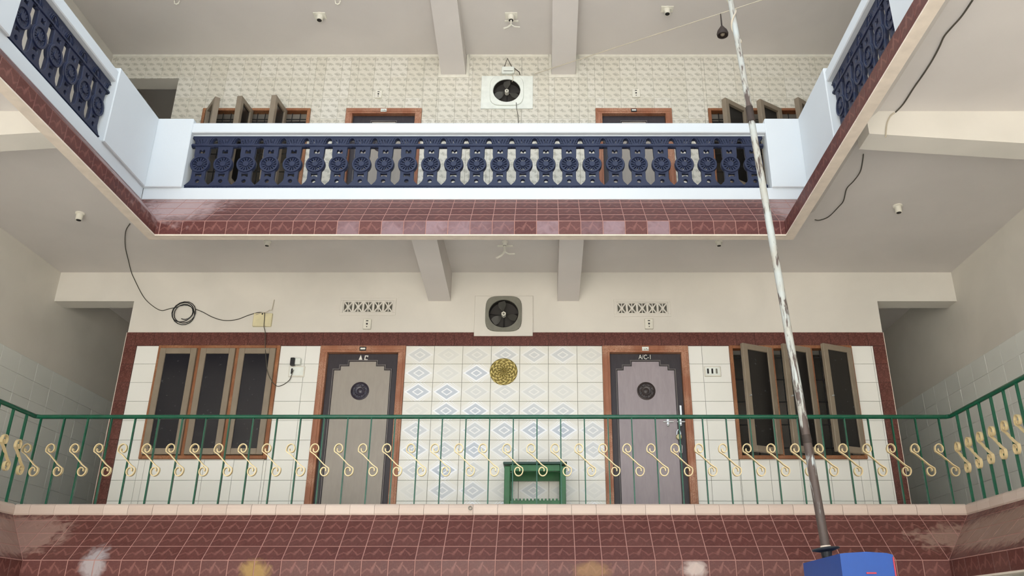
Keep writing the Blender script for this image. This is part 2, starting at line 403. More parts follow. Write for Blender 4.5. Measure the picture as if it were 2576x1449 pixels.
def tiling(parent, org, U, V, region, us, vs, mat, th=.008, g=.004, tilt=.15, holes=(), name='tile', join=False, gv=0.0, alt=None):
    """region: convex polygon (u,v); us, vs: joint lines; holes: (u0,u1,v0,v1)"""
    U, V, org = Vector(U), Vector(V), Vector(org); N = U.cross(V); mb = bmesh.new() if join else None; cnt = 0
    for i in range(len(us) - 1):
        for j in range(len(vs) - 1):
            cu, cv = (us[i] + us[i + 1]) / 2, (vs[j] + vs[j + 1]) / 2
            polys = [[(us[i], vs[j] + gv / 2), (us[i + 1], vs[j] + gv / 2), (us[i + 1], vs[j + 1] - gv / 2), (us[i], vs[j + 1] - gv / 2)]]; mt = alt(cu) if alt else mat
            for k in range(len(region)):
                p, q = region[k], region[(k + 1) % len(region)]; a, b = q[1] - p[1], -(q[0] - p[0])
                polys = [clip(x, a, b, a * p[0] + b * p[1]) for x in polys]
            for (h0, h1, g0, g1) in holes:
                nx = []
                for x in polys:
                    if len(x) < 3: continue
                    nx.append(clip(x, 1, 0, h0)); nx.append(clip(x, -1, 0, -h1))
                    m = clip(clip(x, 1, 0, h1), -1, 0, -h0)
                    if len(m) > 2: nx.append(clip(m, 0, 1, g0)); nx.append(clip(m, 0, -1, -g1))
                polys = nx
            for x in polys:
                if len(x) < 3 or area(x) < 3e-4: continue
                me = tile_mesh([(p - cu, q - cv) for p, q in x], mt, th, g)
                if me is None: continue
                ang = Matrix.Rotation(radians(random.gauss(0, tilt)), 4, 'X') @ Matrix.Rotation(radians(random.gauss(0, tilt)), 4, 'Y')
                M = Matrix.Translation(org + U * cu + V * cv + N * random.uniform(0, .0008)) @ Matrix((U, V, N)).transposed().to_4x4() @ ang
                if join:
                    k = len(mb.verts); mb.from_mesh(me); mb.verts.ensure_lookup_table(); bmesh.ops.transform(mb, matrix=M, verts=mb.verts[k:])
                else: inst(name, me, parent, M); cnt += 1
    if join:
        me = bpy.data.meshes.new('tile_course'); mb.to_mesh(me); mb.free(); me.materials.append(mat)
        o = inst('tile_course', me, parent); o['kind'] = 'stuff'
    return cnt
def joints(a, b, at, step):
    k = math.floor((a - at) / step) ; r = []
    x = at + k * step
    while x < b + step: r.append(x); x += step
    return r

# ================================================================== SETTING
XL, XR = -5.33, 4.48           # outer side walls
YB = 8.43                      # face of the back wall plaster
ZC1, ZC2 = 3.66, 6.59          # ceilings
ZF1, ZF2 = .90, 3.83           # balcony floors
ZG = -1.6
YF = 6.95                      # front plane of the balconies
LO = (-4.31, 3.43); UP = (-3.805, 2.51)    # inner edges of the side balconies, lower and upper
PL, PR = -4.46, 3.615          # edges of the middle block of the back wall
def rect_wall(mb, x0, x1, z0, z1, holes, y0, y1):
    xs = sorted({x0, x1, *[h[0] for h in holes], *[h[1] for h in holes]}); zs = sorted({z0, z1, *[h[2] for h in holes], *[h[3] for h in holes]})
    def solid(i, j):
        if i < 0 or j < 0 or i >= len(xs) - 1 or j >= len(zs) - 1: return False
        cx, cz = (xs[i] + xs[i + 1]) / 2, (zs[j] + zs[j + 1]) / 2
        return not any(h[0] < cx < h[1] and h[2] < cz < h[3] for h in holes)
    vd = {}
    def V(x, y, z):
        k = (x, y, z)
        if k not in vd: vd[k] = mb.b.verts.new(k)
        return vd[k]
    for i in range(len(xs) - 1):
        for j in range(len(zs) - 1):
            if not solid(i, j): continue
            a, b, c, d = xs[i], xs[i + 1], zs[j], zs[j + 1]
            mb.b.faces.new((V(a, y0, c), V(b, y0, c), V(b, y0, d), V(a, y0, d))); mb.b.faces.new((V(a, y1, c), V(a, y1, d), V(b, y1, d), V(b, y1, c)))
            if not solid(i - 1, j): mb.b.faces.new((V(a, y0, c), V(a, y0, d), V(a, y1, d), V(a, y1, c)))
            if not solid(i + 1, j): mb.b.faces.new((V(b, y0, c), V(b, y1, c), V(b, y1, d), V(b, y0, d)))
            if not solid(i, j - 1): mb.b.faces.new((V(a, y0, c), V(a, y1, c), V(b, y1, c), V(b, y0, c)))
            if not solid(i, j + 1): mb.b.faces.new((V(a, y0, d), V(b, y0, d), V(b, y1, d), V(a, y1, d)))
DZ = 2.96
WL = (-4.085, -2.80); WR = (1.955, 3.25); DL = (-2.373, -1.469); DR = (.61, 1.52)
ZW0, ZW1 = 1.606, 2.805
ZU = 5.79                      # top of the upper openings
holesL = [(WL[0] + .03, WL[1] - .03, ZW0 + .03, ZW1 - .03), (WR[0] + .03, WR[1] - .03, ZW0 + .03, ZW1 - .03), (DL[0] + .03, DL[1] - .03, ZF1, ZW1 - .03), (DR[0] + .03, DR[1] - .03, ZF1, ZW1 - .03)]
holesU = [(WL[0] + .03, WL[1] - .03, 4.62, ZU - .03), (WR[0] + .03, WR[1] - .03, 4.62, ZU - .03), (DL[0] + .03, DL[1] - .03, ZF2, ZU - .03), (DR[0] + .03, DR[1] - .03, ZF2, ZU - .03)]
VENT = [(-2.185, -1.64, 3.185, 3.325), (.78, 1.335, 3.17, 3.31)]
FANL, FANU = (-.441, 3.162, .163), (-.457, 6.036, .168)
holesV = [*VENT, (FANL[0] - .17, FANL[0] + .17, FANL[1] - .17, FANL[1] + .17), (FANU[0] - .175, FANU[0] + .175, FANU[1] - .175, FANU[1] + .175)]
mb = MB(); pas = [(XL, PL, ZF1 - .3, 3.32), (PR, XR, ZF1 - .3, 3.32), (XL, PL, 3.75, 6.235), (PR, XR, 3.75, 6.235)]
rect_wall(mb, XL, XR, ZG, 6.75, holesL + holesU + holesV + pas, YB, YB + .21)
wall_back = mb.build('wall_back', PLASTER, kind='structure')
wall_left = MB().box(XL - .2, XL, -5, 11.2, ZG, 7.6).build('wall_left', PLASTER, kind='structure')
wall_right = MB().box(XR, XR + .2, -5, 11.2, ZG, 7.6).build('wall_right', PLASTER, kind='structure')
MB().box(XL, XR, 11, 11.2, ZG, 6.75).build('wall_rear', PLASTER, kind='structure')
MB().box(XL, XR, -5.2, -5, ZG, 1.6).build('wall_front_unseen', PLASTER, kind='structure')  # unseen wall behind the camera, kept low to let in more sky light
MB().box(PL, PL + .2, YB + .21, 11, ZG, 6.7).build('wall_passage_left', PLASTER, kind='structure')
MB().box(PR - .2, PR, YB + .21, 11, ZG, 6.7).build('wall_passage_right', PLASTER, kind='structure')
MB().box(XL, XR, -5, 11, ZG - .2, ZG).build('floor', CONC, kind='structure')
def uslab(z0, z1, e, y=YF, name='ceiling', mat=CEIL, y0=-.5):
    mb = MB(); mb.box(XL, XR, y, 11, z0, z1).box(XL, e[0], y0, y, z0, z1).box(e[1], XR, y0, y, z0, z1)
    return mb.build(name, mat, kind='structure')
uslab(.55, ZF1, (LO[0] - .02, LO[1] + .02), YF + .02, 'floor_lower_balcony', FLOORM)
uslab(ZC1, ZF2 - .03, (UP[0] - .01, UP[1] + .01), YF + .01, 'ceiling_lower')
uslab(ZF2 - .03, ZF2, (UP[0] - .01, UP[1] + .01), YF + .01, 'floor_upper_balcony', FLOORM)
uslab(ZC2, 6.75, UP, 6.85, 'ceiling_upper')
MB().box(UP[0] - .1, UP[1] + .1, 6.85, 6.95, 6.75, 7.6).build('wall_roof_sunblock', WHITE, kind='structure')  # added out of view to block the sun from the pole

# beams (cantilevers, shallower towards the courtyard)
def beam(name, x0, x1, ya, za, yb, zb, ztop, mat=CEIL):
    f = lambda p, t: (t, p[0], p[1])
    MB().prism([(ya, za), (yb, zb), (yb, ztop), (ya + (.19 if ztop < 5 else 0), ztop)], f, x0, x1).build(name, mat, kind='structure')
beam('trim_beam_1', -1.262, -1.02, 6.79, 3.46, YB, 3.32, ZC1); beam('trim_beam_2', .14, .372, 6.79, 3.46, YB, 3.32, ZC1)
beam('trim_beam_3', -1.262, -.965, 6.86, 6.50, YB, 6.29, ZC2); beam('trim_beam_4', .087, .374, 6.86, 6.50, YB, 6.29, ZC2)
f = lambda p, t: (p[0], t, p[1])
MB().prism([(XL, 3.36), (-3.73, 3.475), (-3.73, ZC1), (XL, ZC1)], f, 5.35, 5.57).build('trim_beam_5', PLASTER, kind='structure')
MB().prism([(2.44, 3.46), (XR, 3.31), (XR, ZC1), (2.44, ZC1)], f, 5.35, 5.57).build('trim_beam_6', PLASTER, kind='structure')

# ---- fascias: solid body with sloping face and drop, tiled
def fascia(name, e, zt, zi, zb, grid, row, y0, twd):
    O = .4; S = math.hypot(O, zt - zi); th = .008
    stn = lambda y0_: [lambda p: (e[0] + p[0], y0_, p[1]), lambda p: (e[0] + p[0], YF - p[0], p[1]), lambda p: (e[1] - p[0], YF - p[0], p[1]), lambda p: (e[1] - p[0], y0_, p[1])]
    prof = [(-.03, zt), (0, zt), (O, zi), (O, zb + .012), (O - .02, zb + .012), (O - .02, zi - .012), (-.03, zt - .04)]
    root = MB().sweep(prof, stn(y0)).build(name, GROUT, kind='structure')
    lip = [(O + .004, zb), (O + .004, zb + .012), (O - .082, zb + .012), (O - .082, zb)]
    MB().sweep(lip, stn(y0)).build('edge_lip', LIP, root)
    MB().sweep([(O - .021, zb + .0125), (O - .021, zi - .016), (-.03, zt - .044), (-.03, zt - .106), (O - .077, zi + .01), (O - .077, zb + .0125)], stn(y0)).build('soffit', CEIL, root)
    runs = [((e[0], YF), (0, 1, 0), (1, 0, 0), -(YF - y0), 0, 'L'), ((e[0], YF), (1, 0, 0), (0, -1, 0), 0, e[1] - e[0], 'F'), ((e[1], YF), (0, -1, 0), (-1, 0, 0), 0, YF - y0, 'R')]
    total = 0
    for (P, U, OUT, u0, u1, side) in runs:
        U, OUT = Vector(U), Vector(OUT); down = (OUT * O + Vector((0, 0, zi - zt))).normalized(); V = -down; N = U.cross(V)
        org = Vector((P[0], P[1], zt))
        a0 = 0 if side == 'L' else O; a1 = 0 if side == 'R' else O   # mitres at the corners
        reg = [(u0 + a0, -S), (u1 - a1, -S), (u1, 0), (u0, 0)]
        g0 = grid - P[0] if side == 'F' else 0.05
        us = joints(u0, u1, g0, twd); vs = sorted([-S + k * row for k in range(int(S / row) + 1)] + [0])
        total += tiling(root, org, U, V, reg, us, vs, BROWN, .0016, .0065, gv=.012 if zt > 3 else .002)
        org2 = Vector((P[0], P[1], 0)) + OUT * O
        total += tiling(root, org2, U, Vector((0, 0, 1)), [(u0 + a0, zb + .012), (u1 - a1, zb + .012), (u1 - a1, zi), (u0 + a0, zi)], us, [zb + .012, zi], BROWN, .003, .0065, alt=(lambda c: BROWN_PALE if side == 'F' and ((zt > 3 and 1.95 < c < 4.9 and random.random() < .85)) else BROWN))
    print(name, 'tiles', total)
    return root
fascia('trim_fascia_upper', UP, 3.766, 3.337, 3.193, -3.178, .163, 2.6, .1942)
fascia('trim_fascia_lower', LO, .876, .495, .35, -.37, .158, 4.0, .2)

# ---- kerb tiles of the lower balcony
kerb = MB().sweep([(-.13, .84), (-.008, .84), (-.008, .955), (-.13, .955)], [lambda p: (LO[0] + p[0], 4.0, p[1]), lambda p: (LO[0] + p[0], YF - p[0], p[1]), lambda p: (LO[1] - p[0], YF - p[0], p[1]), lambda p: (LO[1] - p[0], 4.0, p[1])]).build('trim_kerb_lower', GROUTW, kind='structure')
def kerb_mesh(L):
    pr = [(.006, .872), (.012, .885), (.013, .93), (.006, .95), (-.01, .962), (-.13, .962), (-.13, .955), (-.012, .955), (-.012, .872)]
    g = .0012
    return MB().prism(pr, lambda p, t: (t, -p[0], p[1]), -L / 2 + g, L / 2 - g).mesh('kerb_tile', KERBT)
km = kerb_mesh(.2)
inst('kerb_tile', kerb_mesh(.13), kerb, Matrix.Translation((LO[0] + .065, YF, 0))); inst('kerb_tile', kerb_mesh(.13), kerb, Matrix.Translation((LO[1] - .065, YF, 0)))
x = -.381 - .2 * 19
while x < LO[1] - .2:
    L = min(.2, LO[1] + .0 - x); 
    if x >= LO[0] - .01: inst('kerb_tile', km, kerb, Matrix.Translation((x + .1, YF + random.uniform(-.002, .002), 0)))
    x += .2
for k in range(14):
    inst('kerb_tile', km, kerb, Matrix.Translation((LO[0] + random.uniform(-.002, .002), YF - .1 - .2 * k, 0)) @ Matrix.Rotation(pi / 2, 4, 'Z'))
    inst('kerb_tile', km, kerb, Matrix.Translation((LO[1], YF - .1 - .2 * k, 0)) @ Matrix.Rotation(-pi / 2, 4, 'Z'))
# ---- upper parapet: white masonry with openings for the grilles
GZ0, GZ1 = 3.894, 4.50
def parapet():
    T = .13
    # back run
    mb = MB(); mb.box(UP[0], UP[1], YF, YF + T, 3.77, GZ0, .004)
    mb.box(UP[0] + .33, UP[1] - .33, YF + .035, YF + T, GZ1 - .012, GZ1 + .01)
    root = mb.build('wall_parapet_back', WHITE, kind='structure')
    MB().box(UP[0] + .33, UP[1] - .33, YF - .012, YF + T, GZ1, 4.612, .008).build('coping', WHITE, root)
    for a, b in ((UP[0] - .0, UP[0] + .365), (UP[1] - .355, UP[1])):
        MB().box(a - (.13 if a < -1 else 0), b + (.13 if a > 0 else 0), YF - .025, YF + T + .02, GZ0 - .005, 4.655, .008).build('corner_pier', WHITE, root)
    for s, X in ((1, UP[0]), (-1, UP[1])):
        nm = 'wall_parapet_left' if s > 0 else 'wall_parapet_right'
        xa, xb = sorted((X, X - s * T))
        r = MB().box(xa, xb, 2.6, YF, 3.77, GZ0, .004).build(nm, WHITE, kind='structure')
        xa, xb = sorted((X + s * .012, X - s * T)); MB().box(xa, xb, 2.6, 6.14, GZ1, 4.612, .008).build('coping', WHITE, r)
        xa, xb = sorted((X + s * .025, X - s * (T + .02))); MB().box(xa, xb, YF - .82, YF - .026, GZ0 - .005, 4.655, .008).build('corner_pier', WHITE, r)
        MB().box(xa, xb, 4.02, 4.78, GZ0 - .005, 4.655, .008).build('pier', WHITE, r)
parapet()
# ================================================================== GRILLES
def grille_unit():
    w, H = .2228, GZ1 - GZ0 - .012
    def P(x, t): return (x * w, (1 - t) * H)
    rt = [(.5, 0), (.5, .045), (.44, .055), (.395, .08), (.375, .11), (.37, .145), (.5, .145), (.5, .205), (.34, .205), (.315, .215), (.31, .36)]
    for k in range(9):
        a = radians(46 - k * 92 / 8); rt.append((.41 * cos(a), .53 - .155 * sin(a)))
    rt += [(.285, .66), (.285, .80), (.33, .85), (.42, .885), (.47, .905), (.5, .915), (.5, 1)]
    out = [P(*q) for q in rt] + [P(-a, b) for a, b in rt[::-1]]
    hs = [[P(*q) for q in ((-.13, .33), (-.13, .268), (-.07, .252), (0, .285), (.07, .252), (.13, .268), (.13, .33))],
          [P(*q) for q in ((-.15, .775), (-.15, .70), (.15, .70), (.15, .775), (.08, .757), (0, .745), (-.08, .757))],
          [P(.10 * cos(2 * pi * k / 10), .842 + .038 * sin(2 * pi * k / 10)) for k in range(10)]]
    for k in range(14):
        a0, a1 = 2 * pi * (k - .29) / 14, 2 * pi * (k + .29) / 14
        hs.append([P(.13 * cos(a0), .53 + .0493 * sin(a0)), P(.29 * cos(a0), .53 + .110 * sin(a0)), P(.31 * cos((a0 + a1) / 2), .53 + .117 * sin((a0 + a1) / 2)), P(.29 * cos(a1), .53 + .110 * sin(a1)), P(.13 * cos(a1), .53 + .0493 * sin(a1))])
    for sx, x0, x1 in ((-1, .03, .07), (1, .03, .07)):
        hs.append([P(sx * q[0], q[1]) for q in ((.03, .14), (.055, .14), (.11, .06), (.06, .06))])
        hs.append([P(sx * q[0], q[1]) for q in ((.12, .14), (.15, .14), (.24, .065), (.20, .06))])
        hs.append([P(sx * q[0], q[1]) for q in ((.22, .14), (.26, .14), (.33, .085), (.30, .075))])
    hs.append([P(*q) for q in ((-.02, .12), (.02, .12), (0, .05))])
    for c in (-.30, -.1, .1, .30): hs.append([P(c - .07, .985), P(c + .07, .985), P(c, .945)])
    mb = MB(); add_mesh(mb, curve_mesh([out] + hs, .034, .002))
    def ring(ro, ri, cz, d, y, n=20, sx=1.0):
        o = [(ro * cos(2 * pi * k / n) * sx, cz + ro * sin(2 * pi * k / n)) for k in range(n)]; i = [(ri * cos(2 * pi * k / n) * sx, cz + ri * sin(2 * pi * k / n)) for k in range(n)]
        add_mesh(mb, curve_mesh([o, i] if ri else [o], d, .002, y))
    cz = (1 - .53) * H
    ring(.40 * w, .335 * w, cz, .012, -.022); ring(.12 * w, 0, cz, .012, -.022)
    add_mesh(mb, curve_mesh([[P(-.5, .165), P(.5, .165), P(.5, .19), P(-.5, .19)]], .012, .002, -.021))
    add_mesh(mb, curve_mesh([[P(-.5, .925), P(.5, .925), P(.5, .938), P(-.5, .938)]], .010, .002, -.021))
    for s in (-1, 1):   # raised arch rib around the half arch hole
        pts = [P(s * (.5 - .17 * cos(a)), .145 - .105 * sin(a)) for a in [radians(q) for q in (0, 25, 50, 75, 90)]]
        mb.ribbon(pts, .007, .012, lambda x, z, y: (x, y - .021, z))
        pts = [P(s * (.5 - .25 * cos(a)), .15 - .13 * sin(a)) for a in [radians(q) for q in (0, 20, 40, 60)]]
        mb.ribbon(pts, .006, .010, lambda x, z, y: (x, y - .020, z))
    return mb.mesh('baluster', NAVY)
gm = grille_unit()
def grille(label, M0, nu, step=.2228):
    t = thing('grille_panel', label, 'balustrade', M0.translation)
    for k in range(nu):
        inst('baluster', gm, t, M0 @ Matrix.Translation(((k + .5) * step, 0, 0)))
    return t
grille('long navy blue pierced concrete grille in the white upper parapet facing the viewer', Matrix.Translation((UP[0] + .365, YF + .055, GZ0)), 25)
RL = Matrix.Rotation(pi / 2, 4, 'Z'); RR = Matrix.Rotation(-pi / 2, 4, 'Z')
grille('navy blue pierced grille of the left upper balcony, seen obliquely at top left', Matrix.Translation((UP[0] - .05, 6.127 - 6 * .2228, GZ0)) @ RL, 6)
grille('navy blue pierced grille of the right upper balcony, seen edge-on at top right', Matrix.Translation((UP[1] + .05, 6.127, GZ0)) @ RR, 6)
# ================================================================== WALL TILES
YT = YB - .0015
def bx(e, z0, z1): return [(e[0], z0), (e[1], z0), (e[1], z1), (e[0], z1)]
back_tiles = sroot('wall_tiling_lower', (0, YB, 0)); back_tiles.name = 'trim_tiling_lower'; OFF[back_tiles.name] = Vector((0, YB, 0))
op = [(WL[0], WL[1], ZW0, ZW1 + .01), (WR[0], WR[1], ZW0, ZW1 + .01), (DL[0], DL[1], 0, ZW1 + .01), (DR[0], DR[1], 0, ZW1 + .01)]
vs = [ZF1] + [2.607 - .2019 * k for k in range(8, -1, -1)] + [2.805]
vs = sorted(set([v for v in vs if v >= ZF1]))
_g = MB(); rect_wall(_g, PL + .13, PR - .13, ZF1, 2.806, [(a_, b_, max(c_, ZF1), min(d_, 2.806)) for a_, b_, c_, d_ in op], YB - .0028, YB - .0005); _g.build('grout_bed', DGROUT, back_tiles)
Ux, Uz = (1, 0, 0), (0, 0, 1)
n1 = tiling(back_tiles, (0, YT, 0), Ux, Uz, bx((-1.469, .61), ZF1, 2.805), [-1.4695 + .302 * k for k in range(8)], vs, DIAMOND, .008, .003, .35)
n2 = tiling(back_tiles, (0, YT, 0), Ux, Uz, bx((PL + .13, -1.469), ZF1, 2.805), [PL + .13] + [-2.53 - .298 * k for k in range(5, -4, -1)], vs, CREAMT, .008, .003, .2, holes=op)
n3 = tiling(back_tiles, (0, YT, 0), Ux, Uz, bx((.61, PR - .13), ZF1, 2.805), [1.365 + .3 * k for k in range(9)], vs, CREAMT, .008, .003, .2, holes=op)
bord = sroot('trim_border_lower', (0, YB, 0))
n4 = tiling(bord, (0, YT, 0), Ux, Uz, bx((PL, PR), 2.807, 2.957), joints(PL, PR, -4.36, .2), [2.807, 2.957], BORDER, .012, .001)
for e in ((PL, PL + .128), (PR - .128, PR)):
    n4 += tiling(bord, (0, YT, 0), Ux, Uz, bx(e, ZF1, 2.806), list(e), sorted([2.806 - .2 * k for k in range(10)] + [ZF1]), BORDER, .012, .001)
MB().box(PL - .006, PL, YB - .014, YB + .002, ZF1, 2.957).build('edge_bead', LIP, bord)
MB().box(PR, PR + .006, YB - .014, YB + .002, ZF1, 2.957).build('edge_bead', LIP, bord)
# upper leaf-print tiling
ut = sroot('trim_tiling_upper', (0, YB, 0))
opu = [(WL[0], WL[1], 4.59, ZU), (WR[0], WR[1], 4.59, ZU), (DL[0], DL[1], 0, ZU), (DR[0], DR[1], 0, ZU), (-1.30, -.925, 6.25, 7), (.05, .415, 6.25, 7), (XL, PL, 0, 6.235), (PR, XR, 0, 6.235),
       (FANU[0] - .18, FANU[0] + .18, FANU[1] - .18, FANU[1] + .18)]
us = joints(XL, XR, .12, .2); zt = 6.555
n5 = tiling(ut, (0, YT, 0), Ux, Uz, bx((XL, XR), zt - .3 * 7, zt), us, [zt - .3 * k for k in range(7, -1, -1)], LEAF, .008, .0015, .1, holes=opu)
tiling(ut, (0, YT, 0), Ux, Uz, bx((XL, XR), ZF2, zt - .3 * 7), us, [ZF2] + [zt - .3 * k for k in range(9, 6, -1)], LEAF, .008, .0015, .1, holes=opu, join=True)
tr = MB()
for a, b in ((XL, -1.30), (-.93, .055), (.41, XR)): tr.box(a, b, YB - .012, YB, zt, ZC2)
for a, b in ((-1.30, -.925), (.05, .415)): tr.box(a, b, YB - .012, YB, 6.25, 6.29); tr.box(a, a + .035, YB - .012, YB, 6.29, ZC2); tr.box(b - .035, b, YB - .012, YB, 6.29, ZC2)
tr.build('trim_cornice_upper', IVORY, kind='structure')
print('wall tiles', n1, n2, n3, n4, n5)
# dado tiles on the side walls
for X, U, sgn in ((XL, (0, 1, 0), 1), (XR, (0, -1, 0), -1)):
    r = sroot('trim_dado_left' if sgn > 0 else 'trim_dado_right', (X, 7, 0))
    a, b = (7.0, 11.0) if sgn > 0 else (-11.0, -7.0)
    tiling(r, (X + sgn * .0015, 0, 0), U, Uz, bx((a, b), ZF1, 2.61), joints(a, b, 0, .3), [ZF1] + [2.61 - .2 * k for k in range(8, -1, -1)], DADOT, .007, .0025, .2)
# ================================================================== WINDOWS
def casement(root, hx, hy, z0, z1, w, ang, side, glass, mat=TAUPE, knob=True):
    """side=-1: hinged at its right edge (leaf runs to -x when shut); ang = opening"""
    a = radians(ang) * (1 if side < 0 else -1)
    M = Matrix.Translation((hx, hy, 0)) @ Matrix.Rotation(a, 4, 'Z')
    s = -1 if side < 0 else 1; sw = .062; d = .042 if z0 < 3 else .062
    mb = MB()
    def bxs(xa, xb, za, zb, ya=-d, yb=0, bev=.004): xa, xb = sorted((s * xa, s * xb)); mb.box(xa, xb, ya, yb, za, zb, bev, M)
    bxs(0, sw, z0, z1); bxs(w - sw, w, z0, z1); bxs(sw, w - sw, z1 - sw, z1); bxs(sw, w - sw, z0, z0 + sw)
    c = mb.build('casement', mat, root)
    mb = MB(); xa, xb = sorted((s * (sw - .005), s * (w - sw + .005))); mb.box(xa, xb, -.026, -.02, z0 + sw - .005, z1 - sw + .005, 0, M); mb.build('pane', glass, c)
    if knob:
        mb = MB(); q = M @ Vector((s * (w - .03), -.045, (z0 + z1) / 2)); q2 = M @ Vector((s * (w - .03), -.07, (z0 + z1) / 2)); mb.cyl(q, q2, .008, n=8); mb.build('handle', STEEL, c)
def window(name, e, z0, z1, open_, spec, glass, label):
    r = sroot(name, ((e[0] + e[1]) / 2, YB, z0), label); fw = .035; mb = MB(); ya, yb = YB - .035, YB + .05
    for (a, b, c, d) in ((e[0], e[0] + fw, z0, z1), (e[1] - fw, e[1], z0, z1), (e[0] + fw, e[1] - fw, z1 - fw, z1), (e[0] + fw, e[1] - fw, z0, z0 + fw)): mb.box(a, b, ya, yb, c, d, .003)
    bay = (e[1] - e[0] - 2 * fw) / 3
    for k in (1, 2): mb.box(e[0] + fw + bay * k - .02, e[0] + fw + bay * k + .02, ya, yb, z0 + fw, z1 - fw, .003)
    mb.build('window_frame', WINW, r)
    for k in range(3):
        a = e[0] + fw + bay * k + (.021 if k else 0); b = e[0] + fw + bay * (k + 1) - (.021 if k < 2 else 0)
        if not open_: casement(r, b, YB - .022, z0 + fw + .004, z1 - fw - .004, b - a, 0, -1, glass, knob=False)
        else:
            side, ang, dx = spec[k]; hx = (b if side < 0 else a) + dx
            casement(r, hx, YB - .03, z0 + fw + .004, z1 - fw - .004, (b - a) * (.86 if side > 0 else 1), ang, side, glass)
            mb = MB()
            for j in range(5): z = z0 + .12 + j * (z1 - z0 - .24) / 4; mb.cyl((a, YB + .03, z), (b, YB + .03, z), .006, n=6)
            for j in range(1, 4): mb.cyl((a + (b - a) * j / 4, YB + .03, z0 + fw), (a + (b - a) * j / 4, YB + .03, z1 - fw), .005, n=6)
            mb.build('safety_bars', DARKIN, r)
    return r
window('window_1', WL, ZW0, ZW1, False, None, GLASS, 'closed three-leaf window with taupe casements and dark glass, lower left')
window('window_2', WR, ZW0, ZW1, True, [(-1, 26, 0), (-1, 25, 0), (-1, 25, 0)], GLASSO, 'three-leaf window on the lower balcony with its casements standing ajar, lower right')
window('window_3', WL, 4.59, ZU, True, [(1, 52, .07), (1, 96, .15), (1, 96, .15)], GLASSO, 'upper window with three casements opened outwards, left above the parapet')
window('window_4', WR, 4.59, ZU, True, [(-1, 36, 0), (-1, 33, 0), (-1, 38, 0)], GLASSO, 'upper window with three open casements, right above the parapet behind the pole')
for nm, r0, r1 in (('back', WL[0], WR[1]),):   # dark curtains close off the rooms behind the open windows
    pass
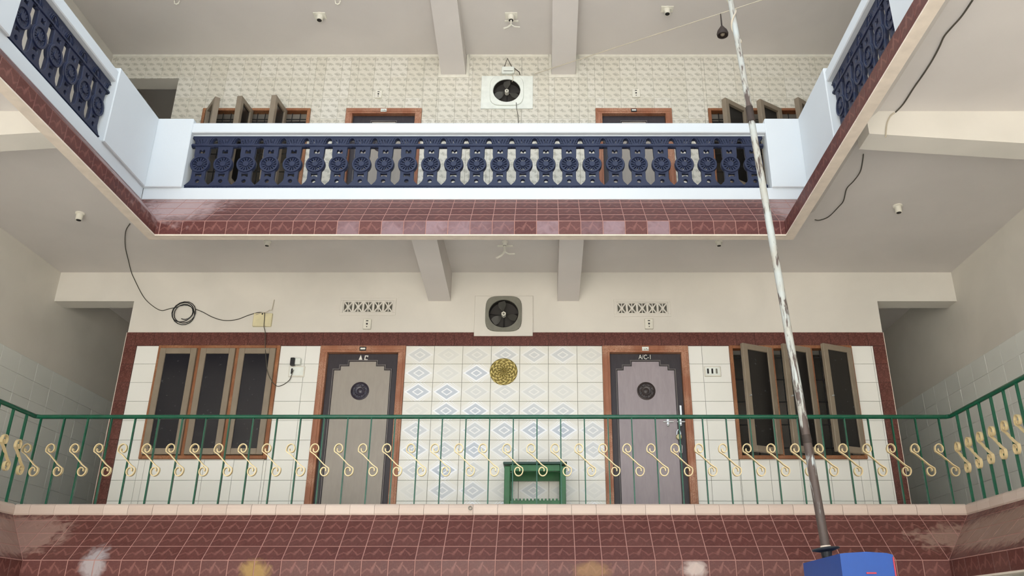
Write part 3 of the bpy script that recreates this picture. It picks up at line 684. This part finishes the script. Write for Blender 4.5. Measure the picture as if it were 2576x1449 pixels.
# ================================================================== DOORS
def door(name, e, z0, z1, panel, medal, plate, txt, label, upper=False):
    r = sroot(name, ((e[0] + e[1]) / 2, YB, z0), label); fw = .078; mb = MB(); cx = (e[0] + e[1]) / 2
    ya, yb = YB - .03, YB + .06; tp = .075
    for (x0, x1) in ((e[0], e[0] + fw), (e[1] - fw, e[1])):
        mb.box(x0, x1, ya, yb, z0, z1 - tp, .004); mb.box(x0 + .015, x1 - .022, ya - .008, ya, z0, z1 - tp - .0, .003)
    mb.box(e[0], e[1], ya, yb, z1 - tp, z1, .004); mb.box(e[0] + .02, e[1] - .02, ya - .008, ya, z1 - tp + .022, z1 - .015, .003)
    mb.build('door_frame', FRAMEW, r)
    a, b = e[0] + fw + .002, e[1] - fw - .002; top = z1 - tp - .004; yd = YB + .028
    leaf = MB().box(a, b, yd, yd + .04, z0 + .005, top).build('door_leaf', DARKW, r)
    # stepped panel outline
    st = lambda i: [(a + .07 + i, z0 + .12 + i), (b - .07 - i, z0 + .12 + i), (b - .07 - i, top - .175 - i), (b - .137 - i, top - .175 - i), (b - .137 - i, top - .13 - i), (b - .225 - i, top - .13 - i), (b - .225 - i, top - .08 - i),
                    (a + .225 + i, top - .08 - i), (a + .225 + i, top - .13 - i), (a + .137 + i, top - .13 - i), (a + .137 + i, top - .175 - i), (a + .07 + i, top - .175 - i)]
    def cm(spl, d, y, mat, nm, bev=.002):
        me = curve_mesh(spl, d, bev, y); me.materials.clear(); me.materials.append(mat); me.transform(Matrix.Translation(-off(leaf)))
        o = bpy.data.objects.new(nm, me); C.objects.link(o); o.parent = leaf; return o
    cm([st(-.010), st(-.003)], .010, yd - .006, MOULD, 'panel_moulding', .002)
    cm([st(.008)], .006, yd - .003, panel, 'door_panel')
    # carved medallion
    zc = z0 + 1.2
    zc = z1 - .485
    mb = MB(); Mx = Matrix.Translation((cx - .005, yd - .004, zc)) @ Matrix.Rotation(pi / 2, 4, 'X')
    mb.lathe([(.096, 0), (.096, .012), (.084, .018), (.076, .010), (.052, .010), (.046, .017), (.03, .014), (.02, .02), (.001, .022)], Mx, 32)
    for k in range(8):
        q = 2 * pi * k / 8; mb.sphere((cx - .005 + .06 * cos(q), yd - .014, zc + .06 * sin(q)), .014, 8, (1, .5, 1))
    mb.build('medallion', medal, leaf, smooth=True)
    # number plate on the lintel
    pl = MB().box(cx - .035, cx + .035, ya - .013, ya - .006, z1 - .062, z1 - .02, .001).build('number_plate', BLACKP if plate == 'dark' else PLW, r)
    if plate == 'dark': MB().box(cx - .024, cx + .026, ya - .016, ya - .0125, z1 - .05, z1 - .032).build('number', LAMW, pl)
    else:
        mb = MB()
        for i, xx in enumerate((-.024, -.006, .012, .026)): mb.box(cx + xx - .005, cx + xx + .005, ya - .016, ya - .0125, z1 - .052 - .004 * (i % 2), z1 - .047 + .004 * (i % 3))
        mb.build('number', FANF, pl)
    if txt == 'A C':
        mb = MB(); f2 = lambda p, t: (p[0], t, p[1]); X0 = cx - .03; Z0 = top - .064
        mb.prism([(X0 - .019, Z0), (X0 + .019, Z0), (X0, Z0 + .055)], f2, yd - .004, yd - .001)
        mb.build('letter_a', LAMW, leaf); mb = MB(); X0 = cx + .028; Z0 -= .004
        mb.prism([(X0 - .018, Z0), (X0 + .018, Z0), (X0 + .018, Z0 + .010), (X0 - .008, Z0 + .010), (X0 - .005, Z0 + .042), (X0 + .012, Z0 + .042), (X0 + .012, Z0 + .034), (X0 + .021, Z0 + .034), (X0 + .022, Z0 + .052), (X0 - .014, Z0 + .052)], f2, yd - .004, yd - .001)
        mb.build('letter_c', LAMW, leaf)
    elif txt:
        bp = MB().box(cx - .07, cx + .068, yd - .004, yd - .001, top - .068, top - .004).build('sign_plate', BLACKP, leaf)
        me = text_mesh(txt, .07, .003, 0, .8); me.materials.clear(); me.materials.append(LAMW); me.transform(Matrix.Translation(Vector((cx, yd - .0055, top - .036)) - off(leaf)))
        o = bpy.data.objects.new('lettering', me); C.objects.link(o); o.parent = leaf
    return r, leaf, yd
MEDL = plain('dark_carved_wood', (56, 50, 62), .3, var=.1); MEDR = plain('dark_brown_carving', (58, 48, 46), .4, var=.1)
door('door_1', DL, ZF1, 2.805, PANELW, MEDL, 'dark', 'A C', 'grey-panelled door marked A C beside the closed window')
r2, leaf2, yd2 = door('door_2', DR, ZF1, 2.805, PANELG, MEDR, 'white', 'A/C-1', 'padlocked grey door marked A/C-1, right of the green rack')
door('door_3', DL, ZF2, ZU + .005, PANELW, MEDL, 'white', None, 'door of the upper balcony behind the navy grille, left of the fan')
door('door_4', DR, ZF2, ZU + .005, PANELW, MEDL, 'dark', None, 'door of the upper balcony behind the navy grille, right of the fan')
# hardware on door_2
def wp(u, v, y=8.425): return onY(u, v, y)
mb = MB(); a = wp(1712, 1019); b = wp(1714, 1054); mb.box(a.x - .012, a.x + .012, yd2 - .03, yd2 - .012, b.z, a.z, .004); mb.box(a.x - .012, a.x + .012, yd2 - .02, yd2, a.z - .02, a.z, .002); mb.box(a.x - .012, a.x + .012, yd2 - .02, yd2, b.z, b.z + .02, .002)
mb.build('pull_handle', STEEL, leaf2, label='bright steel pull handle')
mb = MB(); z = wp(1700, 1060).z; x0, x1 = wp(1669, 1060).x, wp(1690, 1060).x; mb.cyl((x0, yd2 - .02, z), (x1 + .02, yd2 - .02, z), .007); x2, x3 = wp(1703, 1060).x, wp(1725, 1060).x; mb.cyl((x2, yd2 - .02, z), (x3, yd2 - .02, z), .007)
for u in (1681, 1713): q = wp(u, 1064); mb.box(q.x - .012, q.x + .012, yd2 - .016, yd2, q.z - .03, q.z + .045, .002); mb.sphere((q.x, yd2 - .028, q.z - .02), .013)
mb.build('sliding_bolt', STEEL, leaf2, label='bright steel sliding bolt')
mb = MB(); q = wp(1713, 1120); q2 = wp(1713, 1137); mb.tube([(q.x - .012, yd2 - .012, q2.z), (q.x - .016, yd2 - .012, q.z), (q.x, yd2 - .014, q.z + .015), (q.x + .016, yd2 - .012, q.z), (q.x + .012, yd2 - .012, q2.z), (q.x, yd2 - .012, q2.z - .012), (q.x - .012, yd2 - .012, q2.z)], .005); mb.build('hasp', STEEL, leaf2, label='bright steel hasp ring')
q = wp(1708, 1099); pd = thing('padlock', 'round brass padlock hanging from the steel bolt of the A/C-1 door', 'padlock', (q.x, yd2 - .03, q.z - .03))
MB().lathe([(.025, -.009), (.03, -.004), (.03, .006), (.024, .011), (.001, .012)], Matrix.Translation((q.x, yd2 - .034, q.z)) @ Matrix.Rotation(pi / 2, 4, 'X'), 20).build('lock_body', BRASSD, pd, smooth=True)
MB().tube([(q.x + .02 * cos(t_), yd2 - .034, q.z + .02 + (.055 * sin(t_))) for t_ in [pi * k / 8 for k in range(9)]], .0055).build('shackle', STEEL, pd)
# ================================================================== VENTS
def vent(e, label, side):
    x0, x1, z0, z1 = e; w = (x1 - x0) / 5; t = thing('ventilator', label, 'vent', ((x0 + x1) / 2, YB, z0))
    m = MB(); pw = .03
    for q in ((x0 - pw, x1 + pw, z1, z1 + pw), (x0 - pw, x1 + pw, z0 - pw, z0), (x0 - pw, x0, z0, z1), (x1, x1 + pw, z0, z1)): m.box(q[0], q[1], YB - .006, YB + .02, q[2], q[3], .002)
    m.build('plaster_surround', PLASTER, t)
    b = MB(); h = z1 - z0; fr = .011
    for q in ((0, fr, 0, h), (w - fr, w, 0, h), (fr, w - fr, 0, .014), (fr, w - fr, h - .014, h)): b.box(q[0], q[1], 0, .03, q[2], q[3])
    b.ribbon([(fr, .014), (w / 2, h / 2), (w - fr, h - .014)], .014, .024, lambda x, z, y: (x, y + .016, z)); b.ribbon([(fr, h - .014), (w / 2, h / 2), (w - fr, .014)], .014, .024, lambda x, z, y: (x, y + .016, z))
    b.ribbon([(w / 2, .014), (w / 2, h - .014)], .010, .024, lambda x, z, y: (x, y + .017, z)); b.cyl((w / 2, 0, h / 2), (w / 2, .028, h / 2), .017)
    me = b.mesh('lattice_block', PLASTER)
    for k in range(5): inst('lattice_block', me, t, Matrix.Translation((x0 + k * w, YB + .002, z0)))
    MB().box(x0, x1, YB + .05, YB + .06, z0, z1).build('recess_back', FANF, t)
vent(VENT[0], 'white five-block lattice ventilator high above the A C door', 0)
vent(VENT[1], 'white five-block lattice ventilator high above the A/C-1 door', 1)
# ================================================================== FANS
def circle(cx, cz, r, n=32): return [(cx + r * cos(2 * pi * k / n), cz + r * sin(2 * pi * k / n)) for k in range(n)]
def cmesh(spl, d, y, mat, nm, parent, bev=.002, label=None):
    me = curve_mesh(spl, d, bev, y); me.materials.clear(); me.materials.append(mat); me.transform(Matrix.Translation(-off(parent)))
    o = bpy.data.objects.new(nm, me); C.objects.link(o); o.parent = parent
    if label: o['label'] = label
    return o
def fan(c, label, board, bmat, fmat, square, rot):
    cx, cz, r = c; t = thing('exhaust_fan', label, 'fan', (cx, YB, cz - .2))
    x0, x1, z0, z1 = board
    cmesh([[(x0, z0), (x1, z0), (x1, z1), (x0, z1)], circle(cx, cz, r + .002)], .022, YB - .012, bmat, 'mounting_board', t)
    R = square; pts = []
    for k in range(48):
        a = 2 * pi * k / 48; n = 4.2; q = (abs(cos(a)) ** n + abs(sin(a)) ** n) ** (-1 / n); pts.append((cx + R * q * cos(a), cz + R * 1.03 * q * sin(a)))
    cmesh([pts, circle(cx, cz, r)], .016, YB - .032, fmat, 'fan_frame', t, .004)
    MB().lathe([(r, .0), (r + .001, .16), (r - .004, .16), (r - .006, .0)], Matrix.Translation((cx, YB - .035, cz)) @ Matrix.Rotation(-pi / 2, 4, 'X'), 32, False).build('duct', DUCT, t)
    MB().cyl((cx, YB + .05, cz), (cx, YB + .06, cz), r - .004, n=32).build('duct_back', DUCT, t)
    for k in range(3):
        b = MB(); a0 = radians(rot + 120 * k); L = []
        fr = MB()
        for i in range(7):
            s = i / 6; rad = .03 + (r - .045) * s; wd = radians(12 + 34 * math.sin(pi * min(s * .75 + .1, 1)))
            L.append((rad, wd))
        vs = []
        for rad, wd in L:
            row = []
            for j in range(5):
                a = a0 + wd * (j / 4 - .5); row.append(b.b.verts.new((cx + rad * cos(a), YB - .018 + .026 * (j / 4 - .5), cz + rad * sin(a))))
            vs.append(row)
        for i in range(6):
            for j in range(4): b.b.faces.new((vs[i][j], vs[i + 1][j], vs[i + 1][j + 1], vs[i][j + 1]))
        ex = bmesh.ops.solidify(b.b, geom=b.b.faces[:], thickness=.002)
        b.build('blade', BLADE, t, smooth=True)
    b = MB(); b.cyl((cx, YB - .035, cz), (cx, YB + .03, cz), .026, n=6)
    hb = b.build('hub', IVORY, t)
    MB().cyl((cx, YB - .038, cz), (cx, YB - .034, cz), .012).build('spindle', FANF, hb)
    b = MB()
    for sx in (-1, 1): b.tube([(cx + sx * r * .98, YB + .03, cz + .02), (cx, YB + .04, cz)], .006)
    b.tube([(cx, YB + .03, cz - r * .97), (cx, YB + .04, cz)], .006); b.build('motor_bracket', DARKIN, t)
    return t
fan(FANL, 'square grey exhaust fan on a plastered board over the maroon tile band', (-.752, -.128, 2.915, 3.37), PLASTER, FANF, .192, 100)
fan(FANU, 'round dark exhaust fan in a white board on the leaf-print upper wall', (-.764, -.144, 5.79, 6.258), PLW, PLW, .20, 210)
t = thing('junction_box', 'small white junction box hung on a wire triangle above the upper fan', 'electrical box', (-.45, YB - .03, 6.27))
MB().box(-.525, -.37, YB - .05, YB - .01, 6.285, 6.385, .01, seg=2).build('box_body', PLW, t)
MB().box(-.50, -.385, YB - .055, YB - .048, 6.31, 6.315).build('box_seam', FANF, t)
MB().tube([(-.495, YB - .03, 6.385), (-.458, YB - .02, 6.525), (-.40, YB - .03, 6.385), (-.36, YB - .03, 6.36), (-.31, YB - .02, 6.32), (-.30, YB - .02, 6.28)], .005).build('hanging_wire', RUST, t)
MB().tube([wp(1292, 178, 8.39), wp(1289, 188, 8.38), wp(1291, 198, 8.38), wp(1288, 206, 8.38)], .004).build('supply_wire', WIREL, t)
MB().tube([wp(1298.6, 258, 8.385), wp(1299.5, 272, 8.385), wp(1303, 290, 8.40), wp(1304, 310, 8.40), wp(1305, 345, 8.40)], .0035).build('pull_cord', WIRE, label='thin dark cord dangling below the round upper fan', cat='cord')
# ================================================================== SOCKETS, BOXES
def socket(u, v, w, h, label, y=YB):
    p = wp(u, v, YB); t = thing('bell_box', label, 'socket', (p.x, YB, p.z - h / 2))
    MB().box(p.x - w / 2, p.x + w / 2, y - .03, y, p.z - h / 2, p.z + h / 2, .004).build('box_body', IVORY, t)
    MB().box(p.x - .012, p.x + .012, y - .033, y - .029, p.z + h * .26, p.z + h * .34).build('socket_slot', HOLE, t)
    MB().cyl((p.x, y - .033, p.z), (p.x, y - .029, p.z), .010, n=10).build('socket_hole', HOLE, t); MB().cyl((p.x, y - .033, p.z - h * .28), (p.x, y - .029, p.z - h * .28), .006, n=8).build('socket_hole', HOLE, t)

socket(924.5, 817, .085, .115, 'ivory socket box on plaster above the A C door'); socket(1632, 816.5, .088, .115, 'ivory socket box on plaster above the A/C-1 door')
socket(953, 240, .085, .105, 'ivory socket box on the leaf-print wall, left of the upper fan'); socket(1599.5, 237.5, .095, .12, 'ivory socket box on the leaf-print wall, right of the upper fan')
def sboard(e, z0, z1, label, n, gap):
    t = thing('switch_board', label, 'switch', ((e[0] + e[1]) / 2, YB, z0))
    MB().box(e[0], e[1], YB - .03, YB - .004, z0, z1, .004).build('board_plate', IVORY, t)
    MB().box(e[0] + .012, e[1] - .012, YB - .033, YB - .0295, z0 + .012, z1 - .012, .001).build('face_plate', PLW, t)
    for k in range(n):
        x = e[0] + .035 + k * gap; MB().box(x - .009, x + .009, YB - .038, YB - .032, z0 + .028, z1 - .028, .002).build('rocker_switch', [HOLE, HOLE, FANF][k % 3], t)
sboard((1.675, 1.846), 2.465, 2.575, 'ivory three-switch board on cream tiles between the A/C-1 door and open window', 3, .045)
sboard((-2.68, -2.515), 2.462, 2.577, 'ivory switch board on cream tiles between the closed window and A C door', 1, .0)
t = thing('plug_adapter', 'black plug adapter pushed into a white extension socket above the left switch board', 'plug', (-2.6, YB - .05, 2.56))
p = wp(740.5, 914); MB().box(p.x - .022, p.x + .022, YB - .09, YB - .045, p.z - .045, p.z + .04, .008, seg=2).build('plug_body', BLACKP, t)
p2 = wp(752, 912); MB().box(p2.x - .03, p2.x + .03, YB - .06, YB - .008, p2.z - .035, p2.z + .035, .005).build('extension_socket', PLW, t)
t = thing('cable_box', 'cream surface box where the hanging cable branches, above the closed window', 'electrical box', (-3.03, YB, 3.02))
MB().box(-3.13, -2.93, YB - .035, YB, 3.02, 3.17, .008, seg=2).build('box_body', CREAMP, t)
MB().cyl((-3.035, YB - .038, 3.158), (-3.035, YB - .034, 3.158), .008).build('knockout_hole', HOLE, t)
MB().tube([wp(643, 792, 8.39), wp(656, 787, 8.38), wp(668, 786, 8.38), wp(678, 780, 8.39), wp(684, 781, 8.39), wp(690, 754, 8.425)], .004).build('loose_wires', WIREL, t)
# brass disc
p = wp(1267, 935.5); t = thing('brass_plate', 'round embossed brass plate hung on the diamond tiles', 'wall plate', (p.x, YB - .01, p.z - .146))
MB().lathe([(.146, 0), (.146, .006), (.138, .012), (.05, .010), (.046, .018), (.034, .018), (.03, .010), (.001, .014)], Matrix.Rotation(pi / 2, 4, 'X'), 40).b.free()
me = MB().lathe([(.146, 0), (.146, .006), (.138, .012), (.05, .010), (.046, .018), (.034, .018), (.03, .010), (.001, .014)], Matrix.Rotation(pi / 2, 4, 'X'), 40).mesh('embossed_disc', BRASS, True)
inst('embossed_disc', me, t, Matrix.Translation((p.x, YB - .012, p.z)))
# green rack
t = thing('green_rack', 'green painted wooden rack standing against the diamond tiles under the railing', 'rack', (-.09, 8.2, ZF1))
x0, x1, ya, yb = -.395, .213, 8.0, 8.40
for (a, b) in ((x0 + .012, ya), (x1 - .067, ya), (x0 + .012, yb - .055), (x1 - .067, yb - .055)): MB().box(a, a + .055, b, b + .055, ZF1, 1.46, .004).build('leg', GREEN2, t)
MB().box(x0, x1, ya - .015, yb, 1.475, 1.50, .004).build('top_board', plain('dark_green_top', (24, 62, 50), .4), t)
MB().box(x0 + .067, x1 - .067, ya + .008, ya + .032, 1.415, 1.475, .003).build('top_rail', GREEN2, t)
MB().box(x0 + .067, x1 - .067, yb - .03, yb - .01, 1.38, 1.475).build('back_rail', GREEN2, t)
for nm, z, d in (('lower_rail', 1.085, .055),): MB().box(x0 + .067, x1 - .067, ya + .008, ya + .032, z, z + d, .003).build(nm, GREEN2, t)
mb = MB()
for k in range(14): xx = x0 + .085 + k * .0345; mb.box(xx, xx + .02, ya + .014, ya + .026, 1.139, 1.158)
mb.build('toothed_strip', GREEN2, t)
MB().box(x0 + .067, x1 - .067, ya + .033, yb - .06, 1.07, 1.085).build('shelf', GREEN2, t)
# ================================================================== RAILING
ZR = 1.695; RX0, RX1, RY = -4.335, 3.452, 7.0
t = thing('balcony_railing', 'green metal railing with gold S-scrolls around the lower balcony', 'railing', ((RX0 + RX1) / 2, RY, .96))
mb = MB(); mb.tube([(RX0, 4.0, ZR), (RX0, RY - .03, ZR), (RX0 + .03, RY, ZR), (RX1 - .03, RY, ZR), (RX1, RY - .03, ZR), (RX1, 4.0, ZR)], .0185, 12); mb.build('handrail', GREEN, t, smooth=True)
bar = MB().box(-.0048, .0048, -.011, .011, .958, ZR - .01).mesh('baluster', GREEN)
pts = []
for k in range(25): a = radians(205 - k * 400 / 24); rr_ = .050 - .034 * (k / 24) ** 1.2; pts.append((-.056 + rr_ * cos(a), .090 + rr_ * sin(a)))
top = pts[::-1]; S_ = top + [(-.05, .04), (0, 0), (.05, -.04)] + [(-a, -b) for a, b in pts]
S = [(a * .82, b * 1.0) for a, b in S_]
scr = MB().ribbon(S, .0078, .024, lambda x, z, y: (x, y, z)).mesh('scroll', GOLD, True)
ZS = wp(1370, 1158, RY).z
for k in range(39):
    x = -4.294 + .2014 * k
    bb = inst('baluster', bar, t, Matrix.Translation((x, RY, 0))); inst('scroll', scr, bb, Matrix.Translation((x, RY - .018, ZS)))
for k in range(15):
    y = 6.86 - .19 * k
    for X, R_ in ((RX0, RL), (RX1, RR)):
        me_b = bar.copy(); me_b.transform(R_); bb = inst('baluster', me_b, t, Matrix.Translation((X, y, 0))); inst('scroll', scr, bb, Matrix.Translation((X + (.018 if X < 0 else -.018), y, ZS)) @ R_)
# drain spout in the kerb
q = onY(1183, 1278, 6.93); MB().lathe([(.017, 0), (.017, .05), (.011, .05), (.010, .01), (.001, .01)], Matrix.Translation((q.x, YF + .02, q.z)) @ Matrix.Rotation(pi / 2, 4, 'X'), 14).build('drain_spout', FANF, label='small grey drain spout poking out of the beige kerb', cat='drain pipe')
# ================================================================== CEILING FITTINGS
def holder(u, v, Z, label, bulb=0, h=.075, r=.032):
    p = onZ(u, v, Z); t = thing('lamp_holder', label, 'lamp holder', (p.x, p.y, Z), 'bare ceiling lamp holders')
    MB().lathe([(r * 1.35, 0), (r * 1.35, -.012), (r, -.016), (r * .92, -h)], Matrix.Translation((p.x, p.y, Z)), 16).build('holder_body', IVORY, t, smooth=True)
    MB().cyl((p.x, p.y, Z - h - .002), (p.x, p.y, Z - h), r * .7).build('holder_mouth', HOLE, t)
    if Z > 5: MB().box(p.x - .07, p.x + .07, p.y - .05, p.y + .05, Z - .012, Z, .002).build('mounting_plate', IVORY, t)
    if bulb:
        MB().box(p.x - .08, p.x + .08, p.y + .08, p.y + .1, Z - .02, Z, .003).build('batten', IVORY, t)
        a = Vector((p.x, p.y, Z - h)); 
        MB().tube([a, a + Vector((0, -.01, -.07)), a + Vector((-.03, -.03, -.12)), a + Vector((-.08, -.05, -.16))], .012).build('lamp_tube', IVORY, t, smooth=True)
        MB().tube([a + Vector((0, -.01, -.07)), a + Vector((.04, .0, -.09)), a + Vector((.10, .02, -.08))], .008).build('bracket_arm', IVORY, t, smooth=True)
holder(202, 536, ZC1, 'ivory lamp holder on the lower ceiling, far left corner'); holder(673, 607, ZC1, 'ivory lamp holder on the lower ceiling, left of the beams', h=.05, r=.028)
holder(1808, 607, ZC1, 'ivory lamp holder on the lower ceiling, between right beam and pole', h=.05, r=.028); holder(2258, 517, ZC1, 'ivory lamp holder on the lower ceiling, right corner beyond the pole')
holder(1270, 607, ZC1, 'lamp holder with a small bent lamp between the two lower beams', bulb=1, h=.05, r=.022)
holder(805, 38, ZC2, 'ivory lamp holder on the upper ceiling, left of the beams', r=.04); holder(1678, 22, ZC2, 'ivory lamp holder on the upper ceiling, right of the beams', r=.038)
holder(1286, 38, ZC2, 'lamp holder with a bent lamp tube between the two upper beams', bulb=1, r=.038)
for i, (u, lab) in enumerate(((445, 'small white ceiling hook near the top edge, far left'), (850, 'small white ceiling hook near the top edge, above the left upper lamp holder'))):
    p = onZ(u, 2, ZC2); MB().tube([(p.x - .03, p.y, ZC2), (p.x - .02, p.y, ZC2 - .04), (p.x, p.y, ZC2 - .05), (p.x + .02, p.y, ZC2 - .04), (p.x + .03, p.y, ZC2)], .008).build('ceiling_hook', IVORY, label=lab, cat='hook')
# ================================================================== CABLES
def smooth_path(P, n=6):
    P = [Vector(p) for p in P]; Q = [P[0]] + P + [P[-1]]; out = []
    for i in range(len(P) - 1):
        a, b, c, d = Q[i], Q[i + 1], Q[i + 2], Q[i + 3]
        for k in range(n):
            s = k / n; out.append(.5 * ((2 * b) + (c - a) * s + (2 * a - 5 * b + 4 * c - d) * s * s + (3 * b - a - 3 * c + d) * s ** 3))
    return out + [P[-1]]
yw = YB - .008
cz = [onZ(327, 563, ZC1 - .006), onZ(316, 583, ZC1 - .006), onZ(315, 620, ZC1 - .006), onZ(323, 655, ZC1 - .006), onZ(330, 683, ZC1 - .008)] + [wp(u, v, yw) for u, v in ((337, 700), (360, 745), (382, 768), (405, 781), (425, 777), (448, 772))]
coil = []
cc = wp(465, 790, yw)
for k in range(66):
    a = radians(120 - k * 20); R = .118 - .018 * sin(k * .31) - (.0 if k < 50 else (k - 50) * .0032)
    coil.append(Vector((cc.x + R * cos(a) + .012 * sin(k * .17), yw - .012 - .006 * sin(k * .5), cc.z + R * 1.0 * sin(a) - .012 * cos(k * .11))))
t = thing('hanging_cable', 'thin dark cable running from the lower ceiling through a coil to the cream box', 'cable', tuple(cc))
MB().tube(smooth_path(cz), .0045).build('ceiling_run', WIRE, t); MB().tube(coil, .0045).build('cable_coil', BLACKP, t)
MB().tube(smooth_path([wp(u, v, yw) for u, v in ((490, 777), (510, 785), (535, 798), (563, 806), (595, 804), (625, 793), (650, 786), (664, 787))]), .0045).build('cable_end', WIRE, t)
MB().tube(smooth_path([wp(u, v, y) for u, v, y in ((666, 786, 8.38), (665, 805, 8.385), (664, 822, 8.39), (667, 835, 8.40), (667, 868, 8.38), (669, 900, 8.35), (673, 935, 8.35), (683, 957, 8.37), (696, 971, 8.40), (712, 968, 8.41), (728, 956, 8.40), (734, 942, 8.37), (739, 930, 8.36))]), .004).build('drop_cable', WIRE, label='thin cable dropping from the cream box past the closed window to the black plug', cat='cable')
MB().tube(smooth_path([onZ(u, v, ZC1 - .008) for u, v in ((2447, 0), (2420, 40), (2395, 68), (2375, 92), (2363, 118), (2345, 152), (2322, 188), (2298, 222), (2272, 262), (2252, 283))], 5), .006).build('ceiling_cable', WIRE, label='dark cable sagging along the right lower ceiling beside the upper fascia', cat='cable')
MB().tube(smooth_path([onY(2250, 284, 5.345), onY(2240, 292, 5.345), onY(2231, 312, 5.345), onY(2228, 345, 5.34)], 4), .006).build('beam_cable', WIREL, label='pale cable painted over down the right ceiling beam', cat='cable')
MB().tube(smooth_path([onZ(u, v, ZC1 - .008) for u, v in ((2172, 388), (2170, 405), (2164, 432), (2148, 455), (2130, 475), (2122, 505), (2110, 520), (2085, 545), (2062, 554), (2050, 553))], 5), .005).build('ceiling_cable', WIRE, label='short dark cable curling across the lower ceiling just right of the pole', cat='cable')
# rope with hanging bell
a = Vector((-.12, 8.38, 6.27)); b = Vector((4.46, 5.76, 6.10)); d = b - a
MB().tube([a + d * (k / 12) for k in range(13)], .006).build('line_wire', WIREL, label='pale wire stretched from the upper fan across to the right wall', cat='wire')
hp = a + d * (2.027 / 4.58)
t = thing('hanging_bell', 'dark bell-shaped pendant hanging from the pale wire beside the pole top', 'bell', tuple(hp))
MB().cyl(hp + Vector((0, 0, -.19)), hp + Vector((0, 0, -.006)), .009, .006, 8).build('stem', RUST, t)
MB().lathe([(.012, -.17), (.03, -.20), (.052, -.235), (.062, -.27), (.058, -.295), (.045, -.295), (.048, -.27), (.01, -.22)], Matrix.Translation(hp), 20).build('bell_cup', RUST, t, smooth=True)
MB().sphere(hp + Vector((.0, -.0, -.275)), .026).build('clapper', TAUPE, t, smooth=True)
# ================================================================== POLE AND BLUE BOX
b0 = Vector((1.573, 4.864, .42)); b1 = Vector((1.368, 4.864, 4.29)); dd = (b1 - b0); up = dd.normalized()
t = thing('flag_pole', 'tall leaning iron pole with flaking white paint standing on the blue box', 'pole', tuple(b0))
J = b0 + dd * ((3.29 - .42) / 3.87); E = b0 + dd * 1.35
MB().cyl(b0, J, .0255, .0225, 20).build('lower_pipe', POLEM, t, smooth=True)
MB().cyl(J - up * .05, J + up * .07, .026, .025, 20).build('joint_sleeve', RUST, t, smooth=True)
MB().cyl(J + up * .02, E, .021, .0195, 20).build('upper_pipe', POLEM, t, smooth=True)
j2 = b0 + up * .60; MB().cyl(j2, j2 + up * .05, .0265, .0265, 20).build('rust_band', RUST, t, smooth=True)
MB().cyl((b0.x, b0.y, .372), (b0.x, b0.y, .42), .026, .032, 16).build('neck', IRON, t)
MB().lathe([(.035, 0), (.074, .010), (.078, .016), (.07, .021), (.034, .026)], Matrix.Translation((b0.x, b0.y, .412)) @ Matrix.Rotation(radians(-6), 4, 'Y'), 28).build('flange', IRON, t, smooth=True)
MB().cyl((b0.x, b0.y, .43), (b0.x - .001, b0.y, .445), .030, .028, 16).build('collar_ring', LIP, t)
rp = MB(); rp.tube([b0 + dd * s + Vector((.024 * cos(s * 90), .024 * sin(s * 90), 0)) for s in [.90 + k * .005 for k in range(90)]], .006); rp.build('wound_rope', WIREL, t)
t = thing('blue_box', 'blue painted metal collection box carrying the pole, bottom right corner', 'box', (1.62, 4.7, ZG))
X0, X1, Y0, Y1, ZT = 1.486, 1.752, 4.39, 5.035, .366
mb = MB(); mb.prism([(X0, ZG), (X1, ZG), (X1, ZT - .008), (X1 - .03, ZT), ((X0 + X1) / 2, ZT + .006), (X0 + .03, ZT), (X0, ZT - .003)], lambda p, s: (p[0], s, p[1]), Y0, Y1); bl = mb.build('box_body', BLUE, t)
MB().box(X1 - .004, X1 + .003, Y0 - .003, Y0 + .01, ZT - .4, ZT - .02).build('edge_stripe', REDP, t, label='red painted edge')
MB().box(X0 + .12, X0 + .17, Y0 - .004, Y0 + .002, ZT - .1, ZT - .092).build('red_mark', REDP, t)
print('objects', len(bpy.data.objects))
